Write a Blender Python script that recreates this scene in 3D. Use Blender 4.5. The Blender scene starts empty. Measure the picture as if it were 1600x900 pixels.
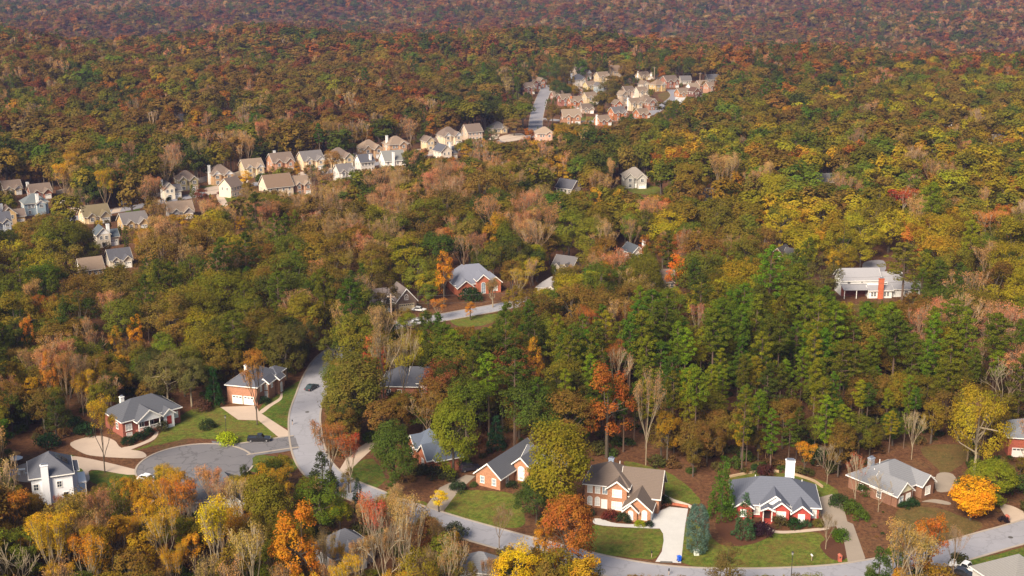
import bpy, math, random
import numpy as np
from mathutils import Vector, Matrix
R = math.radians
SC = bpy.context.scene
COL = SC.collection
# ------------------------------------------------------------------ camera, sky, sun, exposure
F = 2000.0; CAMH = 120.0; TILT = math.atan(550 / F)
cd = bpy.data.cameras.new('camera'); cam = bpy.data.objects.new('camera', cd); COL.objects.link(cam)
cam.location = (0, 0, CAMH); cam.rotation_euler = (math.pi / 2 - TILT, 0, 0)
cd.sensor_width = 36; cd.lens = 36 * F / 1600; cd.clip_start = 1; cd.clip_end = 30000
SC.camera = cam
w = bpy.data.worlds.new('World'); SC.world = w; w.use_nodes = True
SUN_EL, SUN_AZ = R(38), R(212)          # azimuth clockwise from +Y (north); 210 = behind and to the left of the camera
nt = w.node_tree
sky = nt.nodes.new('ShaderNodeTexSky'); sky.sky_type = 'NISHITA'; sky.sun_disc = False
sky.sun_elevation = SUN_EL; sky.sun_rotation = SUN_AZ; sky.air_density = 1.0; sky.dust_density = 3.0
nt.links.new(sky.outputs[0], nt.nodes['Background'].inputs[0]); nt.nodes['Background'].inputs[1].default_value = 0.072
sl = bpy.data.lights.new('sun', 'SUN'); sl.energy = 4.2; sl.angle = R(24); sl.color = (1.0, 0.86, 0.68)
so = bpy.data.objects.new('sun', sl); COL.objects.link(so)
sd = Vector((math.sin(SUN_AZ) * math.cos(SUN_EL), math.cos(SUN_AZ) * math.cos(SUN_EL), math.sin(SUN_EL)))
so.rotation_euler = sd.to_track_quat('Z', 'Y').to_euler()
vs = SC.view_settings
vs.view_transform = 'Standard'; vs.look = 'None'; vs.gamma = 1; vs.use_curve_mapping = False; vs.exposure = 1.05
SC.render.engine = 'CYCLES'
cy = SC.cycles
cy.max_bounces = 4; cy.diffuse_bounces = 2; cy.glossy_bounces = 2; cy.transmission_bounces = 2; cy.volume_bounces = 0
cy.use_denoising = True; cy.sample_clamp_indirect = 6
SC.render.use_persistent_data = False

# ------------------------------------------------------------------ projection between photo pixels and the ground
CT, ST = math.cos(TILT), math.sin(TILT)
def pix_dir(px, py):
    a, b = (px - 800) / F, (450 - py) / F
    return (a, CT + b * ST, -ST + b * CT)
def at(px, py, z=0.0):
    d = pix_dir(px, py); t = (z - CAMH) / d[2]
    return (d[0] * t, d[1] * t)
def proj(x, y, z):
    x = np.asarray(x, float); y = np.asarray(y, float); z = np.asarray(z, float) - CAMH
    dz = y * CT - z * ST; u = y * ST + z * CT
    return 800 + F * x / dz, 450 - F * u / dz, dz
def ppm(px, py):                        # photo pixels per metre at a ground pixel
    x, y = at(px, py); return F / proj(x, y, 0)[2]

# ------------------------------------------------------------------ terrain
def sstep(a, b, v):
    t = np.clip((v - a) / (b - a), 0, 1); return t * t * (3 - 2 * t)
HILLS = [(-400, 1060, 170, 12), (-110, 1240, 130, 7), (-500, 840, 150, 9), (-230, 980, 110, 7), (470, 960, 150, 7), (420, 800, 120, 6), (-560, 1200, 150, 8)]
def terrain(x, y):
    x = np.asarray(x, float); y = np.asarray(y, float)
    D = np.hypot(x, y); az = np.clip(x / np.maximum(y, 1), -.5, .5)
    h = np.zeros_like(D)
    for hx, hy, hr, hh in HILLS:
        h += hh * np.clip(1 - ((x - hx) ** 2 + (y - hy) ** 2) / (hr * hr), 0, 1) ** 2
    crest = 1350 - 190 * sstep(-.1, .35, az) + 45 * np.sin(az * 23)
    ch = 9 - 6 * sstep(-.05, .25, az) + 4 * np.sin(az * 31 + 1)
    h += ch * sstep(crest - 150, crest, D)
    h -= (ch + 48) * sstep(crest + 20, crest + 400, D)
    far = np.maximum(D - 2050, 0)
    h += far * 0.036 + (17 * np.sin(x / 150 + y / 400 + 1) * np.sin(y / 120 - x / 600) + 8 * np.sin(x / 61 - y / 90)) * sstep(1650, 2200, D)
    return h

# ------------------------------------------------------------------ mesh builder
class MB:
    def __init__(s): s.v = []; s.f = []; s.m = []; s.cur = 0
    def add(s, vs, fs):
        b = len(s.v); s.v += [tuple(p) for p in vs]
        for f in fs: s.f.append(tuple(b + i for i in f)); s.m.append(s.cur)
        return s
    def box(s, x0, x1, y0, y1, z0, z1):
        return s.add([(x0,y0,z0),(x1,y0,z0),(x1,y1,z0),(x0,y1,z0),(x0,y0,z1),(x1,y0,z1),(x1,y1,z1),(x0,y1,z1)],
                     [(3,2,1,0),(4,5,6,7),(0,1,5,4),(1,2,6,5),(2,3,7,6),(3,0,4,7)])
    def prism(s, pts, axis, a, b):      # polygon in the other two coordinates, extruded along axis
        n = len(pts)
        def P(p, t): return (t, p[0], p[1]) if axis == 'x' else (p[0], t, p[1]) if axis == 'y' else (p[0], p[1], t)
        return s.add([P(p, a) for p in pts] + [P(p, b) for p in pts],
                     [tuple(range(n))[::-1], tuple(range(n, 2*n))] + [(i, (i+1) % n, n+(i+1) % n, n+i) for i in range(n)])
    def tube(s, p, q, r0, r1, n=6):
        p, q = Vector(p), Vector(q); d = (q - p)
        if d.length < 1e-6: return s
        d.normalize(); a = d.orthogonal().normalized(); b = d.cross(a)
        vs = [tuple(c + (a*math.cos(2*math.pi*i/n) + b*math.sin(2*math.pi*i/n)) * r) for c, r in ((p, r0), (q, r1)) for i in range(n)]
        return s.add(vs, [(i, (i+1) % n, n+(i+1) % n, n+i) for i in range(n)] + [tuple(range(n))[::-1], tuple(range(n, 2*n))])
    def ball(s, c, r, n=10, sq=(1,1,1)):
        vs = []; fs = []
        k = n // 2
        for i in range(k + 1):
            th = math.pi * i / k
            for j in range(n):
                ph = 2 * math.pi * j / n
                vs.append((c[0]+r*sq[0]*math.sin(th)*math.cos(ph), c[1]+r*sq[1]*math.sin(th)*math.sin(ph), c[2]+r*sq[2]*math.cos(th)))
        for i in range(k):
            for j in range(n): fs.append((i*n+j, (i+1)*n+j, (i+1)*n+(j+1) % n, i*n+(j+1) % n))
        return s.add(vs, fs)
    def mesh(s, name, *mats):
        me = bpy.data.meshes.new(name); me.from_pydata(s.v, [], s.f)
        for m in mats: me.materials.append(m)
        if len(mats) > 1: me.polygons.foreach_set('material_index', s.m)
        me.update(); return me
    def build(s, name, mat, parent=None, smooth=False):
        me = s.mesh(name, mat)
        import bmesh
        bm = bmesh.new(); bm.from_mesh(me); bmesh.ops.recalc_face_normals(bm, faces=bm.faces); bm.to_mesh(me); bm.free()
        if smooth: me.polygons.foreach_set('use_smooth', [True] * len(me.polygons))
        return link(name, me, parent)
def link(name, me, parent=None, loc=(0,0,0)):
    o = bpy.data.objects.new(name, me); COL.objects.link(o); o.location = loc
    if parent is not None: o.parent = parent
    return o
def tag(o, label=None, cat=None, group=None, kind=None):
    if label: o['label'] = label
    if cat: o['category'] = cat
    if group: o['group'] = group
    if kind: o['kind'] = kind
    return o
def empty(name, loc, rz=0, **k):
    o = link(name, None, None, loc); o.rotation_euler = (0, 0, rz); o.empty_display_size = .5
    return tag(o, **k)

# ------------------------------------------------------------------ materials
MATS = {}
def newmat(name):
    m = bpy.data.materials.new(name); m.use_nodes = True; t = m.node_tree
    return m, t, t.nodes['Principled BSDF']
def nd(t, typ, **kw):
    n = t.nodes.new(typ)
    for k, v in kw.items():
        if k.startswith('i_'): n.inputs[k[2:]].default_value = v
        else: setattr(n, k, v)
    return n
def noise(t, vec, scale, detail=3, rough=.6):
    n = nd(t, 'ShaderNodeTexNoise'); n.inputs['Scale'].default_value = scale; n.inputs['Detail'].default_value = detail; n.inputs['Roughness'].default_value = rough
    t.links.new(vec, n.inputs['Vector']); return n.outputs['Fac']
def ramp(t, fac, stops):
    r = nd(t, 'ShaderNodeValToRGB'); e = r.color_ramp.elements
    while len(e) < len(stops): e.new(.5)
    for i, (p, c) in enumerate(stops): e[i].position = p; e[i].color = (*c, 1) if len(c) == 3 else c
    t.links.new(fac, r.inputs[0]); return r.outputs[0]
def mixc(t, fac, a, b, mode='MIX'):
    m = nd(t, 'ShaderNodeMix', data_type='RGBA', blend_type=mode)
    for s, v in ((0, fac), (6, a), (7, b)):
        if hasattr(v, 'is_linked'): t.links.new(v, m.inputs[s])
        else: m.inputs[s].default_value = v if s == 0 else (*v, 1)
    return m.outputs[2]
def coords(t, which='Object'): return nd(t, 'ShaderNodeTexCoord').outputs[which]
def surf(kind, col, rough=.8, spec=.3):
    key = (kind, tuple(col))
    if key in MATS: return MATS[key]
    m, t, p = newmat(kind); p.inputs['Roughness'].default_value = rough; p.inputs['Specular IOR Level'].default_value = spec
    c = coords(t); g = np.array(col)
    if kind == 'plain':
        base = mixc(t, noise(t, c, 3), g * .9, g * 1.08)
    elif kind == 'brick':
        b = nd(t, 'ShaderNodeTexBrick'); b.inputs['Scale'].default_value = 1.0
        mp = nd(t, 'ShaderNodeMapping'); mp.inputs['Rotation'].default_value = (R(90), 0, 0)
        t.links.new(c, mp.inputs[0]); 
        b.inputs['Brick Width'].default_value = .30; b.inputs['Row Height'].default_value = .10; b.inputs['Mortar Size'].default_value = .012
        sx = nd(t, 'ShaderNodeSeparateXYZ'); t.links.new(c, sx.inputs[0])
        ad = nd(t, 'ShaderNodeMath', operation='ADD'); t.links.new(sx.outputs[0], ad.inputs[0]); t.links.new(sx.outputs[1], ad.inputs[1])
        cx = nd(t, 'ShaderNodeCombineXYZ'); t.links.new(ad.outputs[0], cx.inputs[0]); t.links.new(sx.outputs[2], cx.inputs[1])
        t.links.new(cx.outputs[0], b.inputs['Vector'])
        b.inputs['Color1'].default_value = (*(g * 1.22), 1); b.inputs['Color2'].default_value = (*(g * .70), 1); b.inputs['Mortar'].default_value = (*(g * .9 + .06), 1)
        base = mixc(t, noise(t, c, .8, 5, .7), b.outputs[0], mixc(t, .45, b.outputs[0], g * .55))
    elif kind == 'siding':
        wv = nd(t, 'ShaderNodeTexWave', wave_type='BANDS', bands_direction='Z', wave_profile='SAW'); wv.inputs['Scale'].default_value = 1.5
        t.links.new(c, wv.inputs['Vector'])
        st = ramp(t, wv.outputs['Fac'], [(0, g * .82), (.18, g), (1, g)])
        base = mixc(t, noise(t, c, 1.2, 4), st, mixc(t, .3, st, g * .75))
    elif kind == 'shingle':
        mp = nd(t, 'ShaderNodeMapping'); mp.inputs['Scale'].default_value = (1, 1, 2.2); t.links.new(c, mp.inputs[0])
        n1 = noise(t, mp.outputs[0], 2.6, 4, .75); n2 = noise(t, c, .35, 3); 
        wv = nd(t, 'ShaderNodeTexWave', wave_type='BANDS', bands_direction='Z', wave_profile='SAW'); wv.inputs['Scale'].default_value = 1.3; wv.inputs['Distortion'].default_value = .6
        t.links.new(c, wv.inputs['Vector'])
        base = mixc(t, n2, mixc(t, n1, g * .55, g * 1.45), mixc(t, n1, g * .75, g * 1.15 + .01))
        base = mixc(t, .35, base, ramp(t, wv.outputs['Fac'], [(0, g * .4), (.3, g), (1, g * 1.15)]))
    elif kind == 'concrete':
        wp = coords(t, 'Object')
        base = mixc(t, noise(t, wp, .25, 5, .7), g * .72, g * 1.12)
        base = mixc(t, ramp(t, noise(t, wp, 2.5, 3), [(.35, (0,0,0)), (.7, (1,1,1))]), base, mixc(t, .5, base, g * .8))
    elif kind == 'metal':
        p.inputs['Metallic'].default_value = .7; p.inputs['Roughness'].default_value = .4; base = mixc(t, noise(t, c, 4), g * .85, g)
    elif kind == 'paint':
        p.inputs['Roughness'].default_value = .28; p.inputs['Coat Weight'].default_value = .5; base = mixc(t, noise(t, c, 2), g * .93, g)
    elif kind == 'glass':
        p.inputs['Roughness'].default_value = .12; p.inputs['Specular IOR Level'].default_value = .8; base = mixc(t, noise(t, c, .7, 2), g * .6, g * 1.3)
    elif kind == 'bark':
        mp = nd(t, 'ShaderNodeMapping'); mp.inputs['Scale'].default_value = (3, 3, .6); t.links.new(c, mp.inputs[0])
        oi = nd(t, 'ShaderNodeObjectInfo')
        q = mixc(t, 1.0, oi.outputs['Color'], g, 'MULTIPLY')
        base = mixc(t, noise(t, mp.outputs[0], 2.0, 5, .7), mixc(t, .7, q, (.01,.008,.006)), q)
    t.links.new(base, p.inputs['Base Color'])
    MATS[key] = m; return m

def leafmat(name, mode):
    m, t, p = newmat(name); p.inputs['Roughness'].default_value = .7; p.inputs['Specular IOR Level'].default_value = .05
    if mode == 'obj': col = nd(t, 'ShaderNodeObjectInfo').outputs['Color']
    else:
        a = nd(t, 'ShaderNodeAttribute', attribute_type='INSTANCER', attribute_name='tint'); col = a.outputs['Color']
    c = coords(t)
    hs = nd(t, 'ShaderNodeHueSaturation'); t.links.new(col, hs.inputs['Color'])
    n1 = noise(t, c, .42, 3, .6); 
    mr = nd(t, 'ShaderNodeMapRange'); t.links.new(n1, mr.inputs[0]); mr.inputs[1].default_value = .3; mr.inputs[2].default_value = .7; mr.inputs[3].default_value = .476; mr.inputs[4].default_value = .524
    t.links.new(mr.outputs[0], hs.inputs['Hue'])
    n2 = noise(t, c, 1.1, 3, .65)
    mv = nd(t, 'ShaderNodeMapRange'); t.links.new(n2, mv.inputs[0]); mv.inputs[1].default_value = .3; mv.inputs[2].default_value = .7; mv.inputs[3].default_value = .72; mv.inputs[4].default_value = 1.32
    t.links.new(mv.outputs[0], hs.inputs['Value'])
    t.links.new(hs.outputs[0], p.inputs['Base Color'])
    tr = nd(t, 'ShaderNodeBsdfTranslucent'); t.links.new(hs.outputs[0], tr.inputs[0])
    mx = nd(t, 'ShaderNodeMixShader'); mx.inputs[0].default_value = .28
    t.links.new(p.outputs[0], mx.inputs[1]); t.links.new(tr.outputs[0], mx.inputs[2])
    t.links.new(mx.outputs[0], t.nodes['Material Output'].inputs[0]); return m
LEAF_OBJ = leafmat('foliage', 'obj'); LEAF_INST = leafmat('far_foliage', 'inst')
def barkinst():
    m, t, p = newmat('far_bark'); c = coords(t)
    a = nd(t, 'ShaderNodeAttribute', attribute_type='INSTANCER', attribute_name='bark')
    t.links.new(mixc(t, noise(t, c, 2.0, 4), (.03,.02,.015), a.outputs['Color']), p.inputs['Base Color']); p.inputs['Roughness'].default_value = .9; return m
BARK_INST = barkinst()
BARK = surf('bark', (1,1,1), .9, .1)

def groundmat(name, build):
    m, t, p = newmat(name); p.inputs['Roughness'].default_value = .95; p.inputs['Specular IOR Level'].default_value = .1
    t.links.new(build(t, nd(t, 'ShaderNodeNewGeometry').outputs['Position']), p.inputs['Base Color']); return m
def litter(t, c):
    a = ramp(t, noise(t, c, .09, 6, .7), [(.3, (.055,.026,.014)), (.45, (.095,.040,.020)), (.58, (.12,.060,.028)), (.7, (.085,.075,.025)), (.8, (.15,.095,.045))])
    b = mixc(t, ramp(t, noise(t, c, 1.1, 6, .85), [(.38, (0,0,0)), (.62, (1,1,1))]), mixc(t, .65, a, (.015,.010,.007)), mixc(t, .3, a, (.28,.13,.06)))
    return mixc(t, ramp(t, noise(t, c, 3.2, 4, .9), [(.60, (0,0,0)), (.68, (1,1,1))]), b, (.26,.13,.05))
def grassf(gr, dry, am):
    def f(t, c):
        g = ramp(t, noise(t, c, .11, 5, .7), [(.3, gr), (.5, tuple((np.array(gr) + np.array(dry)) / 2)), (.72, dry)])
        g = mixc(t, noise(t, c, 2.5, 4, .8), mixc(t, .55, g, tuple(np.array(gr) * .35)), mixc(t, .3, g, tuple(np.array(dry) * 1.4)))
        mp = nd(t, 'ShaderNodeMapping'); mp.inputs['Rotation'].default_value = (0, 0, R(28)); t.links.new(c, mp.inputs[0])
        wv = nd(t, 'ShaderNodeTexWave', wave_type='BANDS', bands_direction='X'); wv.inputs['Scale'].default_value = .28; wv.inputs['Distortion'].default_value = 1.5; t.links.new(mp.outputs[0], wv.inputs['Vector'])
        g = mixc(t, mixc(t, .32, (0,0,0), wv.outputs['Color']), g, dry)
        g = mixc(t, ramp(t, noise(t, c, .75, 6, .8), [(.42, (.75,.75,.75)), (.60, (0,0,0))]), g, tuple(np.array(gr) * .45))
        lf = ramp(t, noise(t, c, .22, 8, .85), [(.49 - am * .08, (0,0,0)), (.66, (.85,.85,.85))])
        g = mixc(t, lf, g, mixc(t, noise(t, c, 2, 3), (.07,.040,.020), (.17,.085,.03)))
        return mixc(t, ramp(t, noise(t, c, 2.6, 5, .9), [(.55, (0,0,0)), (.63, (.9,.9,.9))]), g, (.25,.13,.035))
    return f
M_GROUND = groundmat('leaf_litter', litter)
M_LAWN = groundmat('lawn_grass', grassf((.058,.112,.012), (.17,.20,.03), .4))
M_LAWNG = groundmat('lush_grass', grassf((.040,.105,.012), (.11,.15,.020), .1))
M_LAWND = groundmat('dry_grass', grassf((.085,.085,.022), (.15,.11,.04), 1.0))
def roadf(base, crk):
    def f(t, c):
        b = np.array(base)
        g = mixc(t, noise(t, c, .18, 5, .7), b * .8, b * 1.12)
        g = mixc(t, noise(t, c, 4, 3, .8), mixc(t, .3, g, b * .5), g)
        mp = nd(t, 'ShaderNodeVectorMath', operation='ADD'); n = nd(t, 'ShaderNodeTexNoise'); n.inputs['Scale'].default_value = .5; t.links.new(c, n.inputs['Vector'])
        sc = nd(t, 'ShaderNodeVectorMath', operation='SCALE'); sc.inputs['Scale'].default_value = 4; t.links.new(n.outputs['Color'], sc.inputs[0])
        t.links.new(c, mp.inputs[0]); t.links.new(sc.outputs[0], mp.inputs[1])
        v = nd(t, 'ShaderNodeTexVoronoi', feature='DISTANCE_TO_EDGE'); v.inputs['Scale'].default_value = .16; t.links.new(mp.outputs[0], v.inputs['Vector'])
        cr = ramp(t, v.outputs['Distance'], [(0, (1,1,1)), (.02, (1,1,1)), (.035, (0,0,0))])
        return mixc(t, mixc(t, crk, (0,0,0), cr), g, b * .35)
    return f
M_ROAD = groundmat('road_asphalt', roadf((.285,.285,.315), .22))
M_COURT = groundmat('patched_asphalt', roadf((.16,.155,.165), .42))
M_ROADF = groundmat('far_asphalt', roadf((.24,.235,.26), .1))
def concf(base):
    def f(t, c):
        b = np.array(base); g = mixc(t, noise(t, c, .3, 5, .75), b * .75, b * 1.1)
        return mixc(t, noise(t, c, 3, 4, .8), mixc(t, .35, g, b * .5), g)
    return f
M_CONC = groundmat('white_concrete', concf((.54,.53,.51)))
M_CONCT = groundmat('tan_concrete', concf((.48,.38,.30)))
M_CONCG = groundmat('worn_concrete', concf((.30,.25,.20)))
M_MULCH = groundmat('mulch', lambda t, c: mixc(t, noise(t, c, 3, 5, .8), (.035,.016,.010), (.13,.055,.030)))
M_KERB = groundmat('kerb_concrete', concf((.36,.31,.26)))

# ------------------------------------------------------------------ ground
def terrain_sheet():
    ys = np.concatenate([np.arange(-400, 1000, 100), np.arange(1000, 4600, 40), np.arange(4600, 9001, 400)])
    xs = np.concatenate([np.arange(-6000, -1700, 430), np.arange(-1700, 1701, 40), np.arange(2130, 6001, 430)])
    X, Y = np.meshgrid(xs, ys); Z = terrain(X, Y)
    nx, ny = len(xs), len(ys)
    v = np.stack([X, Y, Z], -1).reshape(-1, 3)
    i = np.arange((nx-1)*(ny-1)); r, c = i // (nx-1), i % (nx-1); a = r*nx + c
    f = np.stack([a, a+1, a+nx+1, a+nx], 1)
    me = bpy.data.meshes.new('ground'); me.from_pydata(v.tolist(), [], f.tolist()); me.materials.append(M_GROUND)
    me.polygons.foreach_set('use_smooth', [True]*len(me.polygons))
    tag(link('ground', me), kind='structure')
terrain_sheet()
rg = random.Random(7)
GUARD = []       # (px, py, base py): points of the picture that nothing nearer may cover
NOTREE = []      # ground polygons in photo pixels where no tree stands
def inpoly(px, py, poly):
    px = np.asarray(px); py = np.asarray(py); ins = np.zeros(px.shape, bool); n = len(poly)
    for i in range(n):
        x0, y0 = poly[i]; x1, y1 = poly[(i+1) % n]
        if y0 == y1: continue
        c = ((y0 > py) != (y1 > py)) & (px < (x1-x0)*(py-y0)/(y1-y0)+x0); ins ^= c
    return ins
def smooth(pts, k=4, closed=True):
    out = []; n = len(pts)
    for i in range(n if closed else n - 1):
        p = [pts[(i+j) % n] if closed else pts[min(max(i+j, 0), n-1)] for j in (-1, 0, 1, 2)]
        for q in range(k):
            u = q / k
            out.append(tuple(.5*((2*p[1][a]) + (-p[0][a]+p[2][a])*u + (2*p[0][a]-5*p[1][a]+4*p[2][a]-p[3][a])*u*u + (-p[0][a]+3*p[1][a]-3*p[2][a]+p[3][a])*u**3) for a in (0, 1)))
    if not closed: out.append(pts[-1])
    return out
def guardpoly(poly, step=9):
    xs = [p[0] for p in poly]; ys = [p[1] for p in poly]
    for gx in np.arange(min(xs), max(xs), step):
        for gy in np.arange(min(ys), max(ys), step * .6):
            if inpoly(gx, gy, poly): GUARD.append((gx, gy, gy + 1))
def sheet(name, poly, mat, z, guard=True, rough=0.0, sm=True, thick=0.0):
    if sm: poly = smooth(poly, 9 if name == 'lawn' else 4)
    if name == 'lawn': rough = .16
    NOTREE.append(poly)
    if guard: guardpoly(poly)
    pts = [at(*p) for p in poly]
    if rough: pts = [(x + rg.uniform(-rough, rough), y + rg.uniform(-rough, rough)) for x, y in pts]
    mb = MB()
    from mathutils.geometry import tessellate_polygon
    tris = tessellate_polygon([[Vector((x, y, 0)) for x, y in pts]])
    if thick:
        n = len(pts); mb.add([(x, y, z) for x, y in pts] + [(x, y, z - thick) for x, y in pts], [tuple(t) for t in tris] + [(i, (i+1) % n, n+(i+1) % n, n+i) for i in range(n)])
    else: mb.add([(x, y, z) for x, y in pts], [tuple(t) for t in tris])
    me = mb.mesh(name, mat)
    import bmesh
    bm = bmesh.new(); bm.from_mesh(me); bmesh.ops.recalc_face_normals(bm, faces=bm.faces)
    if bm.faces and sum(f.normal.z for f in bm.faces) < 0: bmesh.ops.reverse_faces(bm, faces=bm.faces)
    bm.to_mesh(me); bm.free()
    return tag(link(name, me), kind='structure')
def ribbon(name, ctr, width, mat, z, kerb=True, notree=5.5, guard=None):
    if name != 'path': ctr = [at(*p) for p in ctr]
    else: ctr = [at(*p) for p in ctr]
    c = smooth(ctr, 8, False)
    n = len(c); T = []
    for i in range(n):
        a = c[max(i-1, 0)]; b = c[min(i+1, n-1)]; l = math.hypot(b[0]-a[0], b[1]-a[1]) or 1
        T.append((-(b[1]-a[1])/l, (b[0]-a[0])/l))
    off = lambda d: [(p[0]+t[0]*d, p[1]+t[1]*d) for p, t in zip(c, T)]
    def strip(d0, d1, z0, z1=None):
        A, B = off(d0), off(d1); mb = MB()
        if z1 is None:
            mb.add([(*p, z0) for p in A] + [(*p, z0) for p in B], [(i, i+1, n+i+1, n+i) for i in range(n-1)])
        else:
            mb.add([(*p, z0) for p in A] + [(*p, z1) for p in A] + [(*p, z1) for p in B] + [(*p, z0) for p in B],
                   [(k*n+i, k*n+i+1, (k+1)*n+i+1, (k+1)*n+i) for k in range(3) for i in range(n-1)])
        return mb
    h = width / 2
    o = tag(strip(h, -h, z).build(name, mat), kind='structure')
    if kerb:
        k = strip(h, h+.45, z-.03, z+.09); k2 = strip(-h, -h-.45, z-.03, z+.09); k.add(k2.v, k2.f)
        tag(k.build('kerb', M_KERB), kind='structure')
    ROADS.append((np.array(c), notree))
    return o
ROADS = []
MAINROAD = [(640,503),(600,514),(552,535),(516,558),(497,586),(486,615),(476,650),(480,695),(494,728),(522,753),(566,772),(620,793),(690,816),(755,835),(840,858),(950,885),(1050,900),(1150,904),(1250,902),(1330,896),(1400,884),(1480,865),(1550,845),(1600,831),(1680,806)]
ribbon('road', MAINROAD, 7.6, M_ROAD, .05, notree=4.4)
ribbon('road', [(640,503),(675,499),(720,491),(790,478),(860,462)], 7.2, M_ROAD, .055)
ribbon('road', [(463,690),(440,693),(380,702)], 7.4, M_COURT, .058)
ribbon('road', [(836,212),(838,185),(844,162),(853,140),(860,126)], 8.6, M_ROADF, .05)
ribbon('road', [(60,352),(200,326),(330,301),(450,279),(560,261),(700,236),(836,212)], 7.6, M_ROADF, .054)
ribbon('road', [(838,185),(900,190),(960,188),(1010,180),(1040,163),(1055,150),(1048,140)], 7.0, M_ROADF, .058)
cx, cyy = at(305, 728)
def disc(name, x, y, r, mat, z):
    mb = MB(); n = 48; mb.add([(x+r*math.cos(2*math.pi*i/n), y+r*math.sin(2*math.pi*i/n), z) for i in range(n)], [tuple(range(n))])
    o = tag(mb.build(name, mat), kind='structure')
    k = MB(); 
    for i in range(n):
        a, b = 2*math.pi*i/n, 2*math.pi*(i+1)/n
        if -0.15 < a < .42: continue
        for (ra, rb, zz) in ((r, r+.45, z+.09),):
            k.add([(x+ra*math.cos(a), y+ra*math.sin(a), zz), (x+rb*math.cos(a), y+rb*math.sin(a), zz), (x+rb*math.cos(b), y+rb*math.sin(b), zz), (x+ra*math.cos(b), y+ra*math.sin(b), zz),
                   (x+ra*math.cos(a), y+ra*math.sin(a), z-.03), (x+ra*math.cos(b), y+ra*math.sin(b), z-.03)], [(0,1,2,3), (0,3,5,4)])
    tag(k.build('kerb', M_KERB), kind='structure')
    return o
disc('road', cx, cyy, 13.3, M_COURT, .062)
ROADS.append((np.array([(cx, cyy)]), 15.5))
# guards for the visible stretches of road and court
for poly in ([(225,700),(300,688),(390,692),(400,705),(380,712),(250,722),(225,722)], [(468,640),(505,600),(505,625),(498,680),(505,720),(470,700),(462,670)], [(548,760),(575,762),(590,775),(560,780)],
             [(693,815),(760,828),(800,842),(815,850),(760,842)], [(940,872),(1060,888),(1100,889),(1100,898),(1000,898)], [(1150,890),(1330,884),(1330,898),(1150,898)], [(1500,850),(1600,822),(1600,842),(1515,870)],
             [(830,200),(836,165),(855,142),(858,150),(848,200)], [(695,492),(725,486),(722,495),(700,500)]):
    guardpoly(poly)
# lawns
sheet('road', [(330,689),(390,694),(430,690),(462,684),(466,702),(440,707),(400,712),(385,724),(350,722)], M_COURT, .066, sm=False)
sheet('lawn', [(924,820),(962,824),(1031,827),(1037,838),(1036,852),(1026,871),(1005,873),(936,865),(900,850),(905,830)], M_LAWN, .02)
sheet('lawn', [(1064,877),(1069,830),(1078,812),(1100,826),(1125,850),(1160,853),(1190,842),(1215,832),(1275,832),(1296,850),(1322,870),(1330,881),(1150,889)], M_LAWN, .02)
sheet('lawn', [(975,722),(1010,727),(1050,742),(1090,775),(1087,788),(1040,776),(1000,750)], M_LAWN, .02)
sheet('lawn', [(1140,747),(1190,738),(1235,741),(1285,752),(1310,772),(1270,785),(1200,775),(1150,765)], M_LAWN, .02)
sheet('lawn', [(1402,797),(1458,793),(1500,806),(1535,822),(1480,845),(1412,842)], M_LAWND, .02)
sheet('lawn', [(1440,700),(1500,695),(1515,712),(1480,740),(1462,730)], M_LAWND, .02)
sheet('lawn', [(1508,878),(1560,866),(1640,846),(1660,880),(1600,905),(1530,903)], M_LAWNG, .02)
sheet('lawn', [(700,773),(730,766),(800,771),(815,790),(816,822),(760,822),(698,803)], M_LAWN, .02)
sheet('lawn', [(600,798),(655,782),(676,800),(650,800)], M_LAWN, .02, guard=False)
sheet('lawn', [(548,733),(580,717),(602,748),(578,766),(554,755)], M_LAWNG, .02)
sheet('lawn', [(405,642),(440,612),(492,583),(500,588),(466,628),(458,664),(446,668)], M_LAWNG, .02)
sheet('lawn', [(205,705),(236,692),(262,665),(300,640),(340,634),(372,656),(404,658),(434,684),(420,690),(370,697),(355,690),(300,685),(245,696)], M_LAWN, .02)
sheet('lawn', [(143,736),(189,739),(215,745),(225,760),(190,770),(142,752)], M_LAWNG, .02, guard=False)
sheet('lawn', [(104,716),(115,712),(130,732),(128,748),(112,755)], M_LAWNG, .02)
sheet('lawn', [(0,718),(14,716),(20,728),(0,732)], M_LAWNG, .02, guard=False)
sheet('lawn', [(388,712),(420,712),(470,722),(440,745),(390,735)], M_LAWNG, .02, guard=False)
sheet('lawn', [(704,500),(745,493),(782,491),(764,506),(722,511)], M_LAWN, .02)
sheet('lawn', [(520,515),(545,511),(550,522),(525,528)], M_LAWNG, .02, guard=False)
sheet('lawn', [(980,292),(1010,289),(1035,295),(1025,304),(990,302)], M_LAWN, .02)
sheet('lawn', [(1252,478),(1285,472),(1345,476),(1352,484),(1310,488),(1275,492)], M_LAWND, .02, guard=False)
sheet('lawn', [(310,292),(345,288),(352,291),(318,298)], M_LAWNG, .02)
sheet('lawn', [(345,306),(366,303),(368,312),(350,316)], M_LAWNG, .02)
sheet('lawn', [(195,323),(215,321),(218,335),(200,338)], M_LAWNG, .02)
sheet('lawn', [(1028,148),(1050,143),(1068,152),(1040,158)], M_LAWND, .02)
sheet('lawn', [(908,184),(928,183),(930,192),(912,194)], M_LAWN, .02, guard=False)
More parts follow.
